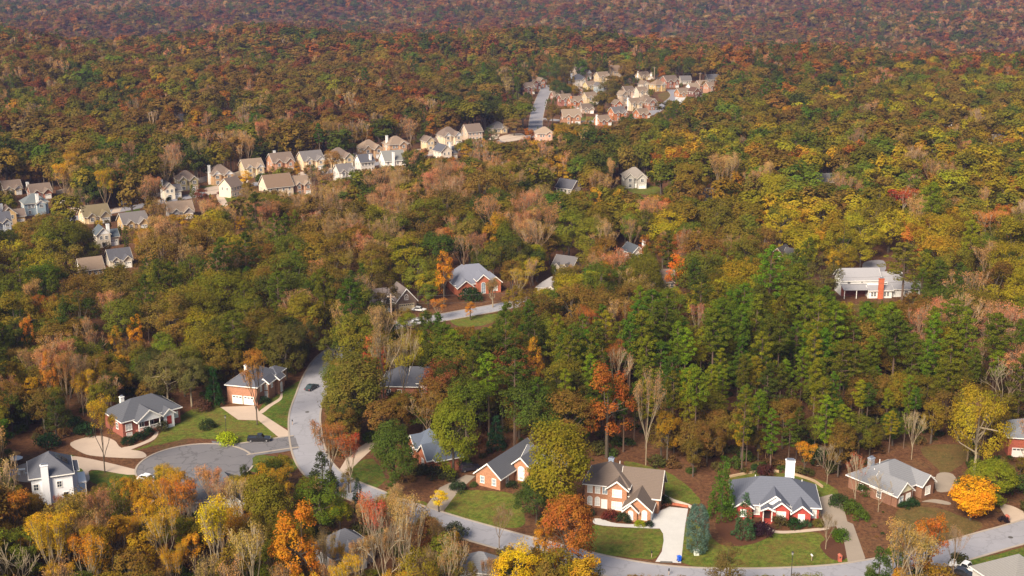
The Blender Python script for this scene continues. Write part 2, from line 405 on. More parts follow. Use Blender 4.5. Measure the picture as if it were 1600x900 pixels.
# leaf-mulch beds
sheet('flower_bed', [(930,805),(1000,818),(1018,814),(1014,808),(950,796)], M_MULCH, .024, guard=False)
sheet('flower_bed', [(1120,815),(1160,812),(1215,822),(1196,842),(1165,852),(1140,848),(1122,832)], M_MULCH, .026, guard=False)
sheet('flower_bed', [(1281,852),(1300,840),(1320,850),(1323,872),(1300,874)], M_MULCH, .026, guard=False)
sheet('flower_bed', [(1028,789),(1046,786),(1076,790),(1074,795),(1046,791),(1030,796)], M_MULCH, .028, guard=False)
# driveways and walks
sheet('driveway', [(1046,792),(1075,795),(1070,825),(1064,880),(1024,878),(1034,862),(1037,845),(1036,834),(1031,826),(1012,822),(1012,806)], M_CONC, .035, sm=False)
sheet('path', [(928,811),(930,819),(962,823),(1031,826),(1031,821),(965,818),(940,811)], M_CONC, .033)
sheet('path', [(1196,826),(1212,833),(1240,833),(1290,828),(1290,824),(1240,829),(1212,829),(1202,824)], M_CONCT, .033)
sheet('driveway', [(1262,782),(1300,772),(1318,792),(1324,815),(1333,819),(1352,872),(1345,885),(1326,885),(1318,842),(1306,822),(1290,825),(1282,800)], M_CONCG, .03, guard=False, sm=False)
sheet('driveway', [(1464,741),(1489,741),(1495,763),(1464,768)], M_CONCG, .03)
sheet('driveway', [(1562,790),(1585,792),(1620,815),(1592,826),(1578,815)], M_CONCT, .03)
sheet('path', [(1440,784),(1455,785),(1482,789),(1484,785),(1460,780)], M_CONCG, .03)
sheet('driveway', [(687,762),(728,742),(743,744),(716,768),(692,800),(680,806),(662,796)], M_CONCG, .03, sm=False)
sheet('driveway', [(530,735),(546,708),(576,690),(590,694),(564,718),(548,734),(525,748)], M_CONCT, .03, sm=False)
sheet('driveway', [(344,636),(400,634),(405,644),(454,676),(470,684),(455,692),(436,684),(404,657),(372,656)], M_CONCT, .035, sm=False)
sheet('path', [(405,643),(420,632),(436,622),(438,613),(441,613),(440,624),(424,635),(410,646)], M_CONCT, .037)
sheet('driveway', [(110,692),(151,681),(178,688),(190,700),(223,706),(222,716),(151,713),(125,706)], M_CONCT, .035)
sheet('path', [(190,700),(212,695),(236,684),(244,672),(248,673),(242,686),(216,698),(196,705)], M_CONCT, .037)
sheet('driveway', [(110,713),(151,719),(205,732),(225,738),(200,742),(143,734),(140,749),(128,760),(117,760),(131,745),(128,733),(111,727)], M_CONCT, .035)
sheet('path', [(376,722),(388,714),(388,736),(378,748),(372,738)], M_CONCT, .035, guard=False)
sheet('driveway', [(1350,410),(1380,407),(1382,424),(1352,426)], M_ROADF, .03)
sheet('driveway', [(320,294),(352,290),(350,300),(326,304)], M_CONCT, .062)
sheet('driveway', [(338,306),(346,303),(356,320),(346,322)], M_CONCT, .062)
sheet('driveway', [(1008,176),(1026,168),(1032,170),(1016,182)], M_ROADF, .062)
sheet('driveway', [(1055,152),(1072,150),(1066,160),(1060,162)], M_CONC, .062)
sheet('driveway', [(780,214),(812,208),(820,216),(790,222)], M_CONCT, .062)
for i, (x, y) in enumerate([(180,330),(240,318),(300,304),(378,287),(420,281),(468,274),(520,262),(566,252),(610,246),(650,238),(672,240),(700,230),(740,225),(770,216),(60,335),(110,330)]):
    sheet('driveway', [(x-7,y+3),(x+7,y+1),(x+11,y-6),(x-1,y-5)], M_CONCT, .06, sm=False, guard=False)
# ------------------------------------------------------------------ houses
FOOT = []            # (x, y, radius) where no tree stands
WHITE = surf('plain', (.78,.76,.72), .6); 
PANE_D = surf('glass', (.035,.045,.06)); PANE_W = surf('glass', (.62,.62,.60)); PANE_B = surf('glass', (.22,.28,.34))
def P_(kind, c): return surf(kind, c, .85, .2)
_wm = {}
def win_mesh(w_, h_, arch, pane, cols=2, rows=2):
    key = (round(w_,2), round(h_,2), arch, pane.name, pane.as_pointer(), cols, rows)
    if key in _wm: return _wm[key]
    f = MB(); t = .11; d0, d1 = 0, -.09       # local: x along wall, z up, -y outwards
    f.box(-w_/2-t, -w_/2, d1, .02, 0, h_); f.box(w_/2, w_/2+t, d1, .02, 0, h_)
    f.box(-w_/2-t-.05, w_/2+t+.05, d1-.05, .02, -t, 0)
    for i in range(1, cols): x = -w_/2 + w_*i/cols; f.box(x-.025, x+.025, d1+.02, .0, 0, h_)
    for i in range(1, rows): z = h_*i/rows; f.box(-w_/2, w_/2, d1+.022, .0, z-.025, z+.025)
    p = MB(); y = -.035
    if arch:
        n = 8; pts = [(w_/2*math.cos(math.pi*i/n), h_ + w_/2*.9*math.sin(math.pi*i/n)) for i in range(n+1)]
        p.prism([(-w_/2, 0), (w_/2, 0)] + pts[:], 'y', y, .01)
        for i in range(n):
            (a, b), (c, d) = pts[i], pts[i+1]; s = (w_/2+t)/(w_/2)
            f.prism([(a, b), (a*s, h_+(b-h_)*s), (c*s, h_+(d-h_)*s), (c, d)], 'y', d1, .02)
    else:
        f.box(-w_/2-t, w_/2+t, d1-.004, .02, h_, h_+t); p.box(-w_/2, w_/2, y, .01, 0, h_)
    r = (f.mesh('window', WHITE), p.mesh('pane', pane)); _wm[key] = r; return r
class House:
    def __init__(s, name, px, py, yaw, label, cat='house', wall=('brick', (.34,.13,.075)), roof=(.16,.13,.11), trim=None, group=None, ox=0, oy=0, sp=True):
        x, y = at(px, py); a = R(yaw)
        s.root = empty(name, (x - (ox*math.cos(a) - oy*math.sin(a)), y - (ox*math.sin(a) + oy*math.cos(a)), 0.0), a, label=label, cat=cat, group=group)
        s.W = MB(); s.RF = MB(); s.T = MB(); s.W2 = None; s.wmat = P_(*wall); s.rmat = P_('shingle', roof); s.tmat = trim or WHITE; s.wings = []; s.a = a; s.sp = sp; s.extra = {}
    def world(s, x, y):
        o = s.root.location; return (o[0] + x*math.cos(s.a) - y*math.sin(s.a), o[1] + x*math.sin(s.a) + y*math.cos(s.a))
    def wallmb(s, mat):
        if mat is None: return s.W
        k = tuple(mat[1]) + (mat[0],)
        if k not in s.extra: s.extra[k] = (MB(), P_(*mat))
        return s.extra[k][0]
    def wing(s, x0, x1, y0, y1, h, roof='gx', pitch=.7, oh=.45, wall=None, z0=-.3, gable=None, base=0.0):
        W = s.wallmb(wall); t = .2; n = len(s.wings); e = .003 * n
        x0 += e; x1 -= e; y0 += e; y1 -= e
        if roof == 'gx':
            ym = (y0+y1)/2; rise = (y1-y0)/2*pitch
            W.prism([(y0, z0), (y1, z0), (y1, h), (ym, h+rise), (y0, h)], 'x', x0, x1)
            e0 = h - pitch*oh; a, b = y0-oh, y1+oh; g = t
            s.RF.prism([(a, e0+.02), (ym, h+rise+.02), (b, e0+.02), (b, e0+g), (ym, h+rise+g+.06), (a, e0+g)], 'x', x0-oh, x1+oh)
            for q0, q1 in ((x0-oh-.07, x0-oh), (x1+oh, x1+oh+.07)):
                s.T.prism([(a-.02, e0-.12), (ym, h+rise-.14), (b+.02, e0-.12), (b+.02, e0+g+.0), (ym, h+rise+g+.03), (a-.02, e0+g)], 'x', q0, q1)
            s.T.box(x0-oh, x1+oh, a-.1, a, e0-.10, e0+.12); s.T.box(x0-oh, x1+oh, b, b+.1, e0-.10, e0+.12)
            if gable:
                for q0, q1 in ((x0-.05, x0-.004), (x1+.004, x1+.05)): MB().prism([(y0-.02, h), (y1+.02, h), (ym, h+rise-.02)], 'x', q0, q1).build('gable', P_(*gable), s.root)
        elif roof == 'gy':
            xm = (x0+x1)/2; rise = (x1-x0)/2*pitch
            W.prism([(x0, z0), (x1, z0), (x1, h), (xm, h+rise), (x0, h)], 'y', y0, y1)
            e0 = h - pitch*oh; a, b = x0-oh, x1+oh; g = t
            s.RF.prism([(a, e0+.02), (xm, h+rise+.02), (b, e0+.02), (b, e0+g), (xm, h+rise+g+.06), (a, e0+g)], 'y', y0-oh, y1+oh)
            for q0, q1 in ((y0-oh-.07, y0-oh), (y1+oh, y1+oh+.07)):
                s.T.prism([(a-.02, e0-.12), (xm, h+rise-.14), (b+.02, e0-.12), (b+.02, e0+g+.0), (xm, h+rise+g+.03), (a-.02, e0+g)], 'y', q0, q1)
            s.T.box(a-.1, a, y0-oh, y1+oh, e0-.10, e0+.12); s.T.box(b, b+.1, y0-oh, y1+oh, e0-.10, e0+.12)
            if gable:
                MB().prism([(x0-.02, h), (x1+.02, h), (xm, h+rise-.02)], 'y', y0-.05, y0-.004).build('gable', P_(*gable), s.root)
        else:
            W.box(x0, x1, y0, y1, z0, h)
            a0, a1, b0, b1 = x0-oh, x1+oh, y0-oh, y1+oh; w_, d_ = a1-a0, b1-b0; run = min(w_, d_)/2; top = h + run*pitch
            lo, hi = h-.18, h+.04
            if w_ > d_: rd = [(a0+run, (b0+b1)/2, top), (a1-run, (b0+b1)/2, top)]; fc = [(4,5,9,8), (5,6,9), (6,7,8,9), (7,4,8)]
            else: rd = [((a0+a1)/2, b0+run, top), ((a0+a1)/2, b1-run+.001, top)]; fc = [(4,5,8), (5,6,9,8), (6,7,9), (7,4,8,9)]
            s.RF.add([(a0,b0,lo),(a1,b0,lo),(a1,b1,lo),(a0,b1,lo),(a0,b0,hi),(a1,b0,hi),(a1,b1,hi),(a0,b1,hi)] + rd,
                     [(3,2,1,0),(0,1,5,4),(1,2,6,5),(2,3,7,6),(3,0,4,7)] + fc)
            s.T.box(a0-.08, a1+.08, b0-.08, b0-.003, lo-.03, hi-.02); s.T.box(a0-.08, a1+.08, b1+.003, b1+.08, lo-.03, hi-.02)
            s.T.box(a0-.08, a0-.003, b0, b1, lo-.03, hi-.02); s.T.box(a1+.003, a1+.08, b0, b1, lo-.03, hi-.02)
        s.wings.append((x0, x1, y0, y1, h))
        wx, wy = s.world((x0+x1)/2, (y0+y1)/2); FOOT.append((wx, wy, math.hypot(x1-x0, y1-y0)/2 * .85 + 1.5))
    def put(s, o, side, u, z, k):
        x0, x1, y0, y1, _ = s.wings[k]
        if side == 'f': o.location = (u, y0-.002, z)
        elif side == 'b': o.location = (u, y1+.002, z); o.rotation_euler.z = math.pi
        elif side == 'l': o.location = (x0-.002, u, z); o.rotation_euler.z = -math.pi/2
        else: o.location = (x1+.002, u, z); o.rotation_euler.z = math.pi/2
    def win(s, side, u, z, w_=1.0, h_=1.5, k=0, arch=False, pane=None, cols=2, rows=2):
        fm, pm = win_mesh(w_, h_, arch, pane or PANE_D, cols, rows)
        o = link('window', fm, s.root); s.put(o, side, u, z, k)
        if s.sp: link('pane', pm, o)
        else:
            if 'nopane' not in pm: pass
            link('pane', pm, o)
    def door(s, side, u, z=0.0, k=0, mat=None, w_=1.0, h_=2.1):
        mb = MB().box(-w_/2, w_/2, -.06, .02, 0, h_).box(-w_/2-.1, -w_/2-.002, -.09, .02, 0, h_+.1).box(w_/2+.002, w_/2+.1, -.09, .02, 0, h_+.1).box(-w_/2, w_/2, -.09, .02, h_+.002, h_+.1)
        for zz in (.25, 1.15): mb.box(-w_/2+.15, -.06, -.08, -.05, zz, zz+.75); mb.box(.06, w_/2-.15, -.08, -.05, zz, zz+.75)
        o = mb.build('door', mat or WHITE, s.root); s.put(o, side, u, z, k)
    def garage(s, side, u, k=0, w_=2.6, h_=2.2, mat=None, z=0.0):
        mb = MB().box(-w_/2, w_/2, -.05, .02, 0, h_); n = 4
        mb.box(-w_/2-.12, -w_/2-.002, -.1, .02, 0, h_+.12); mb.box(w_/2+.002, w_/2+.12, -.1, .02, 0, h_+.12); mb.box(-w_/2, w_/2, -.1, .02, h_+.002, h_+.12)
        for i in range(n):
            m = max(2, int(w_/.7))
            for j in range(m):
                a = -w_/2 + w_*j/m
                if i < n-1: mb.box(a+.06, a+w_/m-.06, -.075, -.05, h_*i/n+.06, h_*(i+1)/n-.06)
        o = mb.build('garage_door', mat or WHITE, s.root); s.put(o, side, u, z, k)
        pb = MB(); m = max(2, int(w_/.7))
        for j in range(m):
            a = -w_/2 + w_*j/m; pb.box(a+.1, a+w_/m-.1, -.07, -.051, h_*.78, h_*.94)
        pb.build('pane', PANE_D, o)
    def chimney(s, x, y, top, mat=None, w_=1.1, d_=.8, z0=0.0, cap=True, metal=False):
        m = mat or s.wmat; mb = MB().box(x-w_/2, x+w_/2, y-d_/2, y+d_/2, z0, top)
        if cap: mb.box(x-w_/2-.1, x+w_/2+.1, y-d_/2-.1, y+d_/2+.1, top-.22, top-.05)
        o = mb.build('chimney', m, s.root)
        MB().box(x-w_/2+.15, x+w_/2-.15, y-d_/2+.15, y+d_/2-.15, top, top+.3).build('chimney_cap', surf('metal', (.35,.37,.42)), o)
    def vents(s, pts):
        for x, y, z in pts: MB().tube((x,y,z-.5), (x,y,z+.5), .09, .09).build('roof_vent', WHITE, s.root)
    def done(s, guard=None):
        wl = s.W.build('wall', s.wmat, s.root)
        for mb, m in s.extra.values(): mb.build('wall', m, s.root)
        s.roof = s.RF.build('roof', s.rmat, s.root); s.T.build('roof_trim', s.tmat, s.roof)
        if guard:
            x0, y0, x1, y1, yb = guard
            st = 8 if (x1-x0) > 50 else 5
            for gx in np.arange(x0, x1+.1, st):
                for gy in np.arange(y0, y1+.1, st): GUARD.append((gx, gy, yb))
        return s
ORB = ('brick', (.39,.185,.10)); REDB = ('brick', (.38,.05,.035)); BRB = ('brick', (.22,.105,.062))
# --- two-storey brick house with the brown roof
H = House('brick_house', 913, 791, -15, 'two-storey orange brick house with weathered brown roof and white windows above the white driveway', wall=ORB, roof=(.13,.10,.082))
H.wing(0, 9.6, 0, 9.5, 5.5, 'hip', .72)
H.wing(5.2, 9.4, -.8, 4, 5.4, 'gy', .78)
H.wing(8.0, 16.2, .3, 9.2, 3.9, 'gx', .95, gable=('siding', (.62,.55,.48)))
H.wing(9.4, 15.2, -4.4, 3, 2.9, 'gy', .85)
H.wing(9.7, 12.4, -5.0, -2, 2.7, 'gy', .95)
for u in (1.2, 2.9): H.win('f', u, 3.5, .95, 1.5, 0, pane=PANE_W); H.win('f', u, .6, .95, 1.5, 0, arch=True, pane=PANE_W)
H.win('f', 4.6-.1, 3.5, 1.0, 1.6, 0, pane=PANE_B); H.door('f', 4.4, 0, 0, w_=1.2)
H.win('f', 7.3, 3.4, 1.9, 1.6, 1, pane=PANE_W, cols=4); H.win('f', 7.3, .5, 2.1, 1.7, 1, pane=PANE_W, cols=4)
H.win('f', 11.05, .6, .9, 1.5, 4, arch=True, pane=PANE_W); H.win('f', 13.9, .6, .95, 1.6, 3, arch=True, pane=PANE_W)
H.garage('r', -2.7, 3, 2.5); H.garage('r', -.0+.5, 3, 2.5); H.win('r', 4.7, 4.4, 1.0, 1.3, 2); H.win('l', 3, 3.5, 1, 1.5, 0); H.win('l', 6, .8, 1, 1.5, 0)
H.chimney(4.8, 5.2, 9.75, P_('plain', (.30,.36,.46)), 1.1, .8); H.vents([(6.5, 6.5, 8.2), (12, 7, 6.5)]); H.done((916, 722, 1032, 800, 795)); H1 = H
# --- red brick ranch with slate-blue roof
H = House('brick_house', 1145, 806, -7, 'single-storey bright red brick house with slate grey roof and tall white chimney', wall=REDB, roof=(.105,.115,.145))
H.wing(0, 18, 0, 11.5, 3.0, 'hip', .66)
H.wing(.3, 3.9, -1.4, 3, 2.9, 'gy', .75)
H.wing(6.0, 11.4, -.9, 5, 3.5, 'gy', .75, gable=('siding', (.74,.74,.74)))
H.wing(8.2, 11.6, -2.2, 2, 3.3, 'gy', .8)
H.wing(12.3, 16.0, -2.6, 3, 2.8, 'gy', .8)
H.win('f', 2.1, .7, 1.1, 1.5, 1, pane=PANE_W); H.win('f', 5.0, .7, 1.1, 1.7, 0, pane=PANE_W); H.win('f', 9.9, .5, 1.8, 2.0, 3, pane=PANE_W, cols=3)
H.win('f', 14.1, .7, 1.2, 1.6, 4, pane=PANE_W); H.win('f', 16.9, .6, 1.0, 1.9, 0, pane=PANE_W); H.win('r', 4, .8, 1.2, 1.5, 0)
H.door('f', 7.1, .3, 2, P_('plain', (.05,.03,.03)), 1.1, 2.3)
MB().box(6.05, 8.1, -2.6, -.9, -.2, .25).box(6.3, 7.9, -3.2, -2.6, -.2, .1).build('porch', P_(*REDB), H.root)
for x in (6.2, 8.0): MB().tube((x,-2.4,.25), (x,-2.4,3.1), .12, .12).build('porch_column', WHITE, H.root)
H.wing(6.0, 8.15, -2.7, -1.0, 3.1, 'gy', .5, z0=2.85)
H.chimney(12.6, 11.0, 8.9, P_('siding', (.80,.82,.86)), 1.9, 1.3); H.vents([(5, 8.5, 5.6), (15, 8, 5.2)]); H.done((1148, 748, 1274, 806, 806)); H2 = H
# --- brown brick house with grey roof on the right
H = House('brick_house', 1396, 792, 36, 'brown brick house with light grey hip roof and cream gables, bare trees in front', wall=BRB, roof=(.17,.175,.19))
H.wing(0, 14, .8, 12.5, 3.1, 'hip', .62)
H.wing(0.2, 5.4, -.6, 6, 3.0, 'gy', .85, gable=('siding', (.70,.64,.44)))
H.wing(8.4, 12.6, -.9, 6, 3.3, 'gy', .85)
H.win('f', 1.6, .7, 1.1, 1.5, 1, pane=PANE_B); H.win('f', 4.0, .6, 1.3, 1.7, 1, pane=PANE_W, cols=3); H.win('f', 10.5, .6, 1.5, 1.8, 2, pane=PANE_W, cols=3); H.door('f', 6.8, 0, 0); H.win('l', 4, .8, 1, 1.4, 0); H.win('l', 9, .8, 1, 1.4, 0); H.win('r', 5, .8, 1, 1.4, 0)
H.chimney(4.5, 10.2, 7.0, P_('metal', (.6,.66,.75)), 1.3, .9); H.vents([(6, 9, 6.1), (3, 8, 5)]); H.done((1378, 716, 1460, 780, 790)); H3 = H
# --- orange brick house with long dark roof
H = House('brick_house', 744, 757, -31, 'orange brick house with long dark roof and pale rakes, half behind the big olive tree', wall=ORB, roof=(.085,.09,.105))
H.wing(0, 6.4, 0, 17, 3.1, 'gy', .85)
H.wing(6.2, 10.0, 6.4, 13, 4.4, 'gy', .85)
H.wing(6.0, 17, 9.5, 17.5, 3.2, 'gx', .7)
H.wing(10.6, 14, 8, 12, 3.2, 'gy', .8)
H.win('f', 1.7, .9, .9, 1.5, 0, pane=PANE_B); H.win('f', 4.8, .9, .9, 1.5, 0, pane=PANE_B); H.win('f', 8.1, .5, 1.5, 2.6, 1, arch=True, pane=PANE_W, cols=3, rows=3); H.win('f', 12.3, .7, 1.3, 1.6, 3, pane=PANE_B)
H.win('r', 3, .9, .9, 1.4, 0); H.done((748, 708, 812, 758, 757)); H4 = H
# --- brick house with the two garage doors on the cul-de-sac
H = House('brick_house', 356, 629, -15, 'tall orange brick house with two white garage doors beside the curved street', wall=('brick', (.39,.185,.11)), roof=(.085,.09,.11))
H.wing(0, 8.6, 0, 13, 5.2, 'hip', .65); H.wing(7.4, 9.8, 4.6, 8.6, 5.0, 'gy', .8); H.wing(5.5, 9.2, 11, 16, 5.1, 'hip', .6); H.wing(9.0, 10.6, 9.4, 12.2, 4.6, 'gy', .8)
H.garage('f', 2.9, 0, 2.7); H.garage('f', 6.2, 0, 2.7); H.win('r', 2.5, 3.2, .9, 1.4, 0, pane=PANE_W); H.win('f', 9.0, .6, .9, 1.8, 1, pane=PANE_W); H.win('f', 9.0, 3.0, .9, 1.4, 1, pane=PANE_W); H.win('r', 10.8, .5, .9, 2.2, 3, pane=PANE_W, arch=True); H.win('r', 6.6, 3, .9, 1.4, 1, pane=PANE_W)
H.chimney(1.8, 8, 8.1, WHITE, .8, .7); H.done((358, 580, 424, 626, 627))
# --- white porch house
H = House('porch_house', 193, 684, 42, 'red brick house with white gabled porch and dark roof above the tan driveway', wall=('brick', (.29,.09,.06)), roof=(.075,.08,.095))
H.wing(0, 15.6, 0, 10, 4.2, 'hip', .66); H.wing(3.2, 9.4, -2.0, 4, 4.1, 'gy', .72, wall=('siding', (.80,.80,.80)), z0=3.6); H.wing(10.4, 13.2, -1.4, 3, 3.9, 'gy', .8, wall=('siding', (.78,.78,.78)))
MB().box(3.3, 9.3, -1.9, 0, -.2, 1.2).build('porch', P_('brick', (.29,.09,.06)), H.root)
rl = MB(); rl.box(3.3, 9.3, -1.95, -1.85, 2.1, 2.2)
for i in range(16): rl.box(3.35+i*.39, 3.42+i*.39, -1.93, -1.87, 1.2, 2.1)
rl.build('railing', WHITE, H.root)
for x in (3.45, 6.3, 9.1): MB().tube((x,-1.8,1.2), (x,-1.8,3.8), .14, .14, 8).build('porch_column', WHITE, H.root)
H.win('f', 1.6, 1.6, 1.5, 1.6, 0, pane=PANE_W); H.win('f', 1.6, -.1, 1.3, 1.0, 0, pane=PANE_W); H.win('f', 5, 1.6, 1.2, 1.8, 0); H.win('f', 7.6, 1.6, 1.2, 1.8, 0); H.door('f', 11.8, 1.0, 2, P_('plain', (.35,.05,.04))); H.win('f', 14.4, 1.7, 1, 1.5, 0, pane=PANE_W); H.win('l', 3, 1.6, 1, 1.5, 0)
H.chimney(4.2, 8.6, 7.5, WHITE, 1.0, .8); H.done((188, 628, 256, 678, 680))
# --- white two-storey house with the pool
H = House('white_house', 64, 789, 22, 'white two-storey house with dark roof and solar panels beside the small pool', wall=('siding', (.78,.79,.82)), roof=(.095,.10,.12))
H.wing(-1.5, 7.0, 0, 9.8, 6.5, 'hip', .78); H.wing(5.6, 8.2, 3.5, 8.6, 5.6, 'hip', .6)
H.chimney(1.4, -.4, 9.4, P_('siding', (.78,.79,.82)), 1.5, .8); H.win('f', 4.2, 3.6, .9, 1.3, 0); H.win('f', 5.4, .9, .9, 1.3, 0); H.win('f', -.6, 3.6, .9, 1.3, 0); H.win('r', 2, 3.8, .9, 1.3, 0)
MB().box(8.2, 9.9, 2, 8, 2.9, 3.1).box(7.1, 9.8, 1.6, 8, -.1, .3).build('porch', WHITE, H.root)
for y in (2.2, 5.0, 7.8): MB().box(9.6, 9.8, y-.1, y+.1, .3, 2.9).build('porch_column', WHITE, H.root)
zr = lambda x, side: 6.54 + (7.45 - x) * .78
for i, (y0, y1) in enumerate(((3.0, 4.4), (4.6, 6.0))):
    for xa, xb in ((4.0, 5.2), (5.35, 6.5)):
        MB().add([(xa,y0,zr(xa,1)+.18),(xb,y0,zr(xb,1)+.18),(xb,y1,zr(xb,1)+.18),(xa,y1,zr(xa,1)+.18),(xa,y0,zr(xa,1)+.02),(xb,y0,zr(xb,1)+.02),(xb,y1,zr(xb,1)+.02),(xa,y1,zr(xa,1)+.02)],
            [(0,1,2,3),(7,6,5,4),(0,4,5,1),(1,5,6,2),(2,6,7,3),(3,7,4,0)]).build('solar_panel', surf('glass', (.012,.016,.035)), H.root)
H.done((56, 702, 108, 772, 785))
# --- house half hidden in the middle
H = House('brick_house', 596, 622, -4, 'brick house with wide dark roof and tan side wall, mostly hidden behind tall half-bare trees', wall=('brick', (.33,.12,.07)), roof=(.075,.08,.10))
H.wing(0, 9.6, 0, 11, 3.6, 'hip', .7); H.wing(7.6, 12.2, 1, 10, 4.4, 'gx', .6, wall=('siding', (.50,.40,.32)))
H.win('f', 2, 1, 1, 1.5, 0); H.win('f', 5, 1, 1, 1.5, 0); H.win('f', 10.8, 1.5, 1, 1.4, 1); H.done((606, 575, 662, 608, 612))
# --- blue-roofed brick house seen end-on
H = House('brick_house', 652, 712, -64, 'orange brick house with blue-grey roof and twin white-edged gables, between two round trees', wall=('brick', (.42,.14,.07)), roof=(.09,.11,.15))
H.wing(-3, 12, 0, 6.4, 3.3, 'hip', .9); H.wing(-2.6, 2.2, -1.2, 4, 3.2, 'gy', .9); H.wing(5, 10.5, -1.6, 4, 3.4, 'gy', .9)
for u, k in ((-.2, 1), (7.7, 2)): H.win('f', u, .7, 1.3, 1.7, k, pane=PANE_W)
H.win('f', 3.4, .8, 1, 1.5, 0); H.done((642, 648, 664, 700, 712))
H = House('grey_roof_house', 537, 872, 38, 'house with grey roof at the bottom, only its roof showing among autumn trees', wall=('siding', (.5,.5,.5)), roof=(.10,.105,.125), ox=6, oy=5)
H.wing(1, 10, 0, 8, 3.4, 'hip', .8); H.wing(3, 7.5, -1.4, 3, 3.2, 'gy', .9); H.win('f', 5.2, .8, 1.2, 1.5, 1); H.done((518, 812, 556, 842, 900))
H = House('grey_roof_house', 335, 792, 12, 'house with a dark steep roof below the round turnaround, hidden behind pinkish half-bare trees', wall=('siding', (.5,.48,.45)), roof=(.10,.105,.12), ox=6, oy=4)
H.wing(0, 13, 0, 9, 3.4, 'hip', .9); H.wing(7, 12, -2, 4, 3.3, 'gy', 1.0); H.win('f', 3, .8, 1, 1.5, 0); H.win('f', 9.5, .8, 1.2, 1.5, 1); H.done((355, 728, 370, 742, 790))
H = House('brick_house', 1574, 713, -10, 'red brick house cut off by the right edge, white garage door under grey roof', wall=('brick', (.40,.10,.06)), roof=(.16,.17,.19))
H.wing(0, 12, 0, 10, 5.0, 'hip', .6); H.garage('f', 2.3, 0, 2.6); H.win('f', 6, 3.2, 1, 1.4, 0, pane=PANE_W); H.done((1574, 674, 1600, 712, 713))
H = House('grey_roof_house', 1585, 925, 20, 'house with pale grey shingle roof in the bottom right corner of the photo', wall=('siding', (.5,.48,.45)), roof=(.19,.185,.18), ox=5, oy=5)
H.wing(0, 11, 0, 11, 3.2, 'hip', .75); H.wing(7, 13, -3, 5, 3.1, 'gy', .8); H.win('f', 3, .8, 1, 1.5, 0); H.done((1562, 878, 1598, 898, 930))
H = House('grey_roof_house', 748, 905, -12, 'house with a pale grey roof at the bottom behind the bright yellow tree', wall=('siding', (.6,.58,.55)), roof=(.17,.175,.19), ox=5, oy=4)
H.wing(2, 9, 1, 7, 3.2, 'hip', .8); H.win('f', 4, .8, 1, 1.5, 0); H.done((742, 866, 756, 876, 905))
# --- middle distance
H = House('brown_house', 634, 486, 24, 'brown house with steep roof and cream garage door left of the small road', wall=('siding', (.16,.11,.085)), roof=(.14,.115,.11), ox=3.2, oy=0)
H.wing(0, 7, 0, 9, 3.6, 'gy', 1.15, gable=('siding', (.16,.11,.085))); H.wing(-8, .4, 1.5, 9, 3.6, 'gx', .95); H.wing(-4.2, -1.2, .9, 4, 4.4, 'gy', .9, wall=('siding', (.6,.57,.5)))
H.garage('f', 3.5, 0, 5.2, 2.4, P_('plain', (.55,.45,.28))); H.win('f', 3.5, 3.9, 1.0, 1.3, 0, arch=True, pane=PANE_B); H.win('f', -2.7, 3.4, 1, 1.2, 2); H.done((620, 442, 652, 480, 485))
H = House('brick_house', 716, 461, 18, 'brick house with many grey-blue roof gables and arched entry in the mid wood', wall=('brick', (.42,.12,.06)), roof=(.15,.16,.20))
H.wing(-1, 15, 1, 12, 3.4, 'hip', .95); H.wing(-.5, 5, -2, 5, 3.2, 'gy', .8); H.wing(6.6, 10.6, -1.6, 5, 5.2, 'gy', .9); H.wing(11.3, 15.2, -1, 6, 4.0, 'gy', .9); H.wing(0, 8, 5, 13, 4.2, 'hip', 1.0)
H.win('f', 8.6, .4, 1.4, 3.2, 2, arch=True, pane=PANE_B, rows=3); H.win('f', 2.2, .8, 1.3, 1.5, 1, pane=PANE_W); H.win('f', 13.2, .8, 1.3, 1.6, 3, pane=PANE_W); H.done((712, 412, 776, 445, 460))
H = House('white_farmhouse', 1319, 467, 3, 'long white farmhouse with grey roof, red brick chimney and a lean-to porch', wall=('siding', (.74,.74,.72)), roof=(.26,.255,.27))
H.wing(0, 13.6, 4, 12, 5.6, 'gx', .75); H.wing(13.2, 22, 5, 12, 4.6, 'gx', .7); H.wing(8.6, 16.6, .2, 4.6, 2.9, 'gx', .45); H.wing(16.4, 27, 1.5, 7, 3.0, 'gx', .6, wall=('siding', (.74,.74,.72)))
H.RF.add([(-.4,-.2,3.0),(8.7,-.2,3.0),(8.7,4.1,4.2),(-.4,4.1,4.2),(-.4,-.2,3.15),(8.7,-.2,3.15),(8.7,4.1,4.35),(-.4,4.1,4.35)], [(3,2,1,0),(4,5,6,7),(0,1,5,4),(1,2,6,5),(2,3,7,6),(3,0,4,7)])
MB().box(0, 8.5, 3.7, 4.06, .0, 3.9).build('wall', P_('brick', (.20,.05,.035)), H.root)
for x in (0, 4.2, 8.3): MB().box(x-.1, x+.1, 0, .2, 0, 3.0).build('porch_column', WHITE, H.root)
H.win('f', 2.6, 4.4-.2, 1, 1.2, 0); H.win('f', 7.2, 4.5, .7, .8, 0); 
for u in (9.7, 10.7): H.win('f', u, .7, .7, 1.5, 2)
for u in (14.2, 15.2): H.win('f', u, .7, .7, 1.5, 2)
H.win('f', 22, .8, 1.2, 1.3, 3); H.chimney(12.4, -.35, 7.2, P_('brick', (.50,.12,.05)), 1.7, .9); H.done((1320, 418, 1392, 466, 467)); MF = H

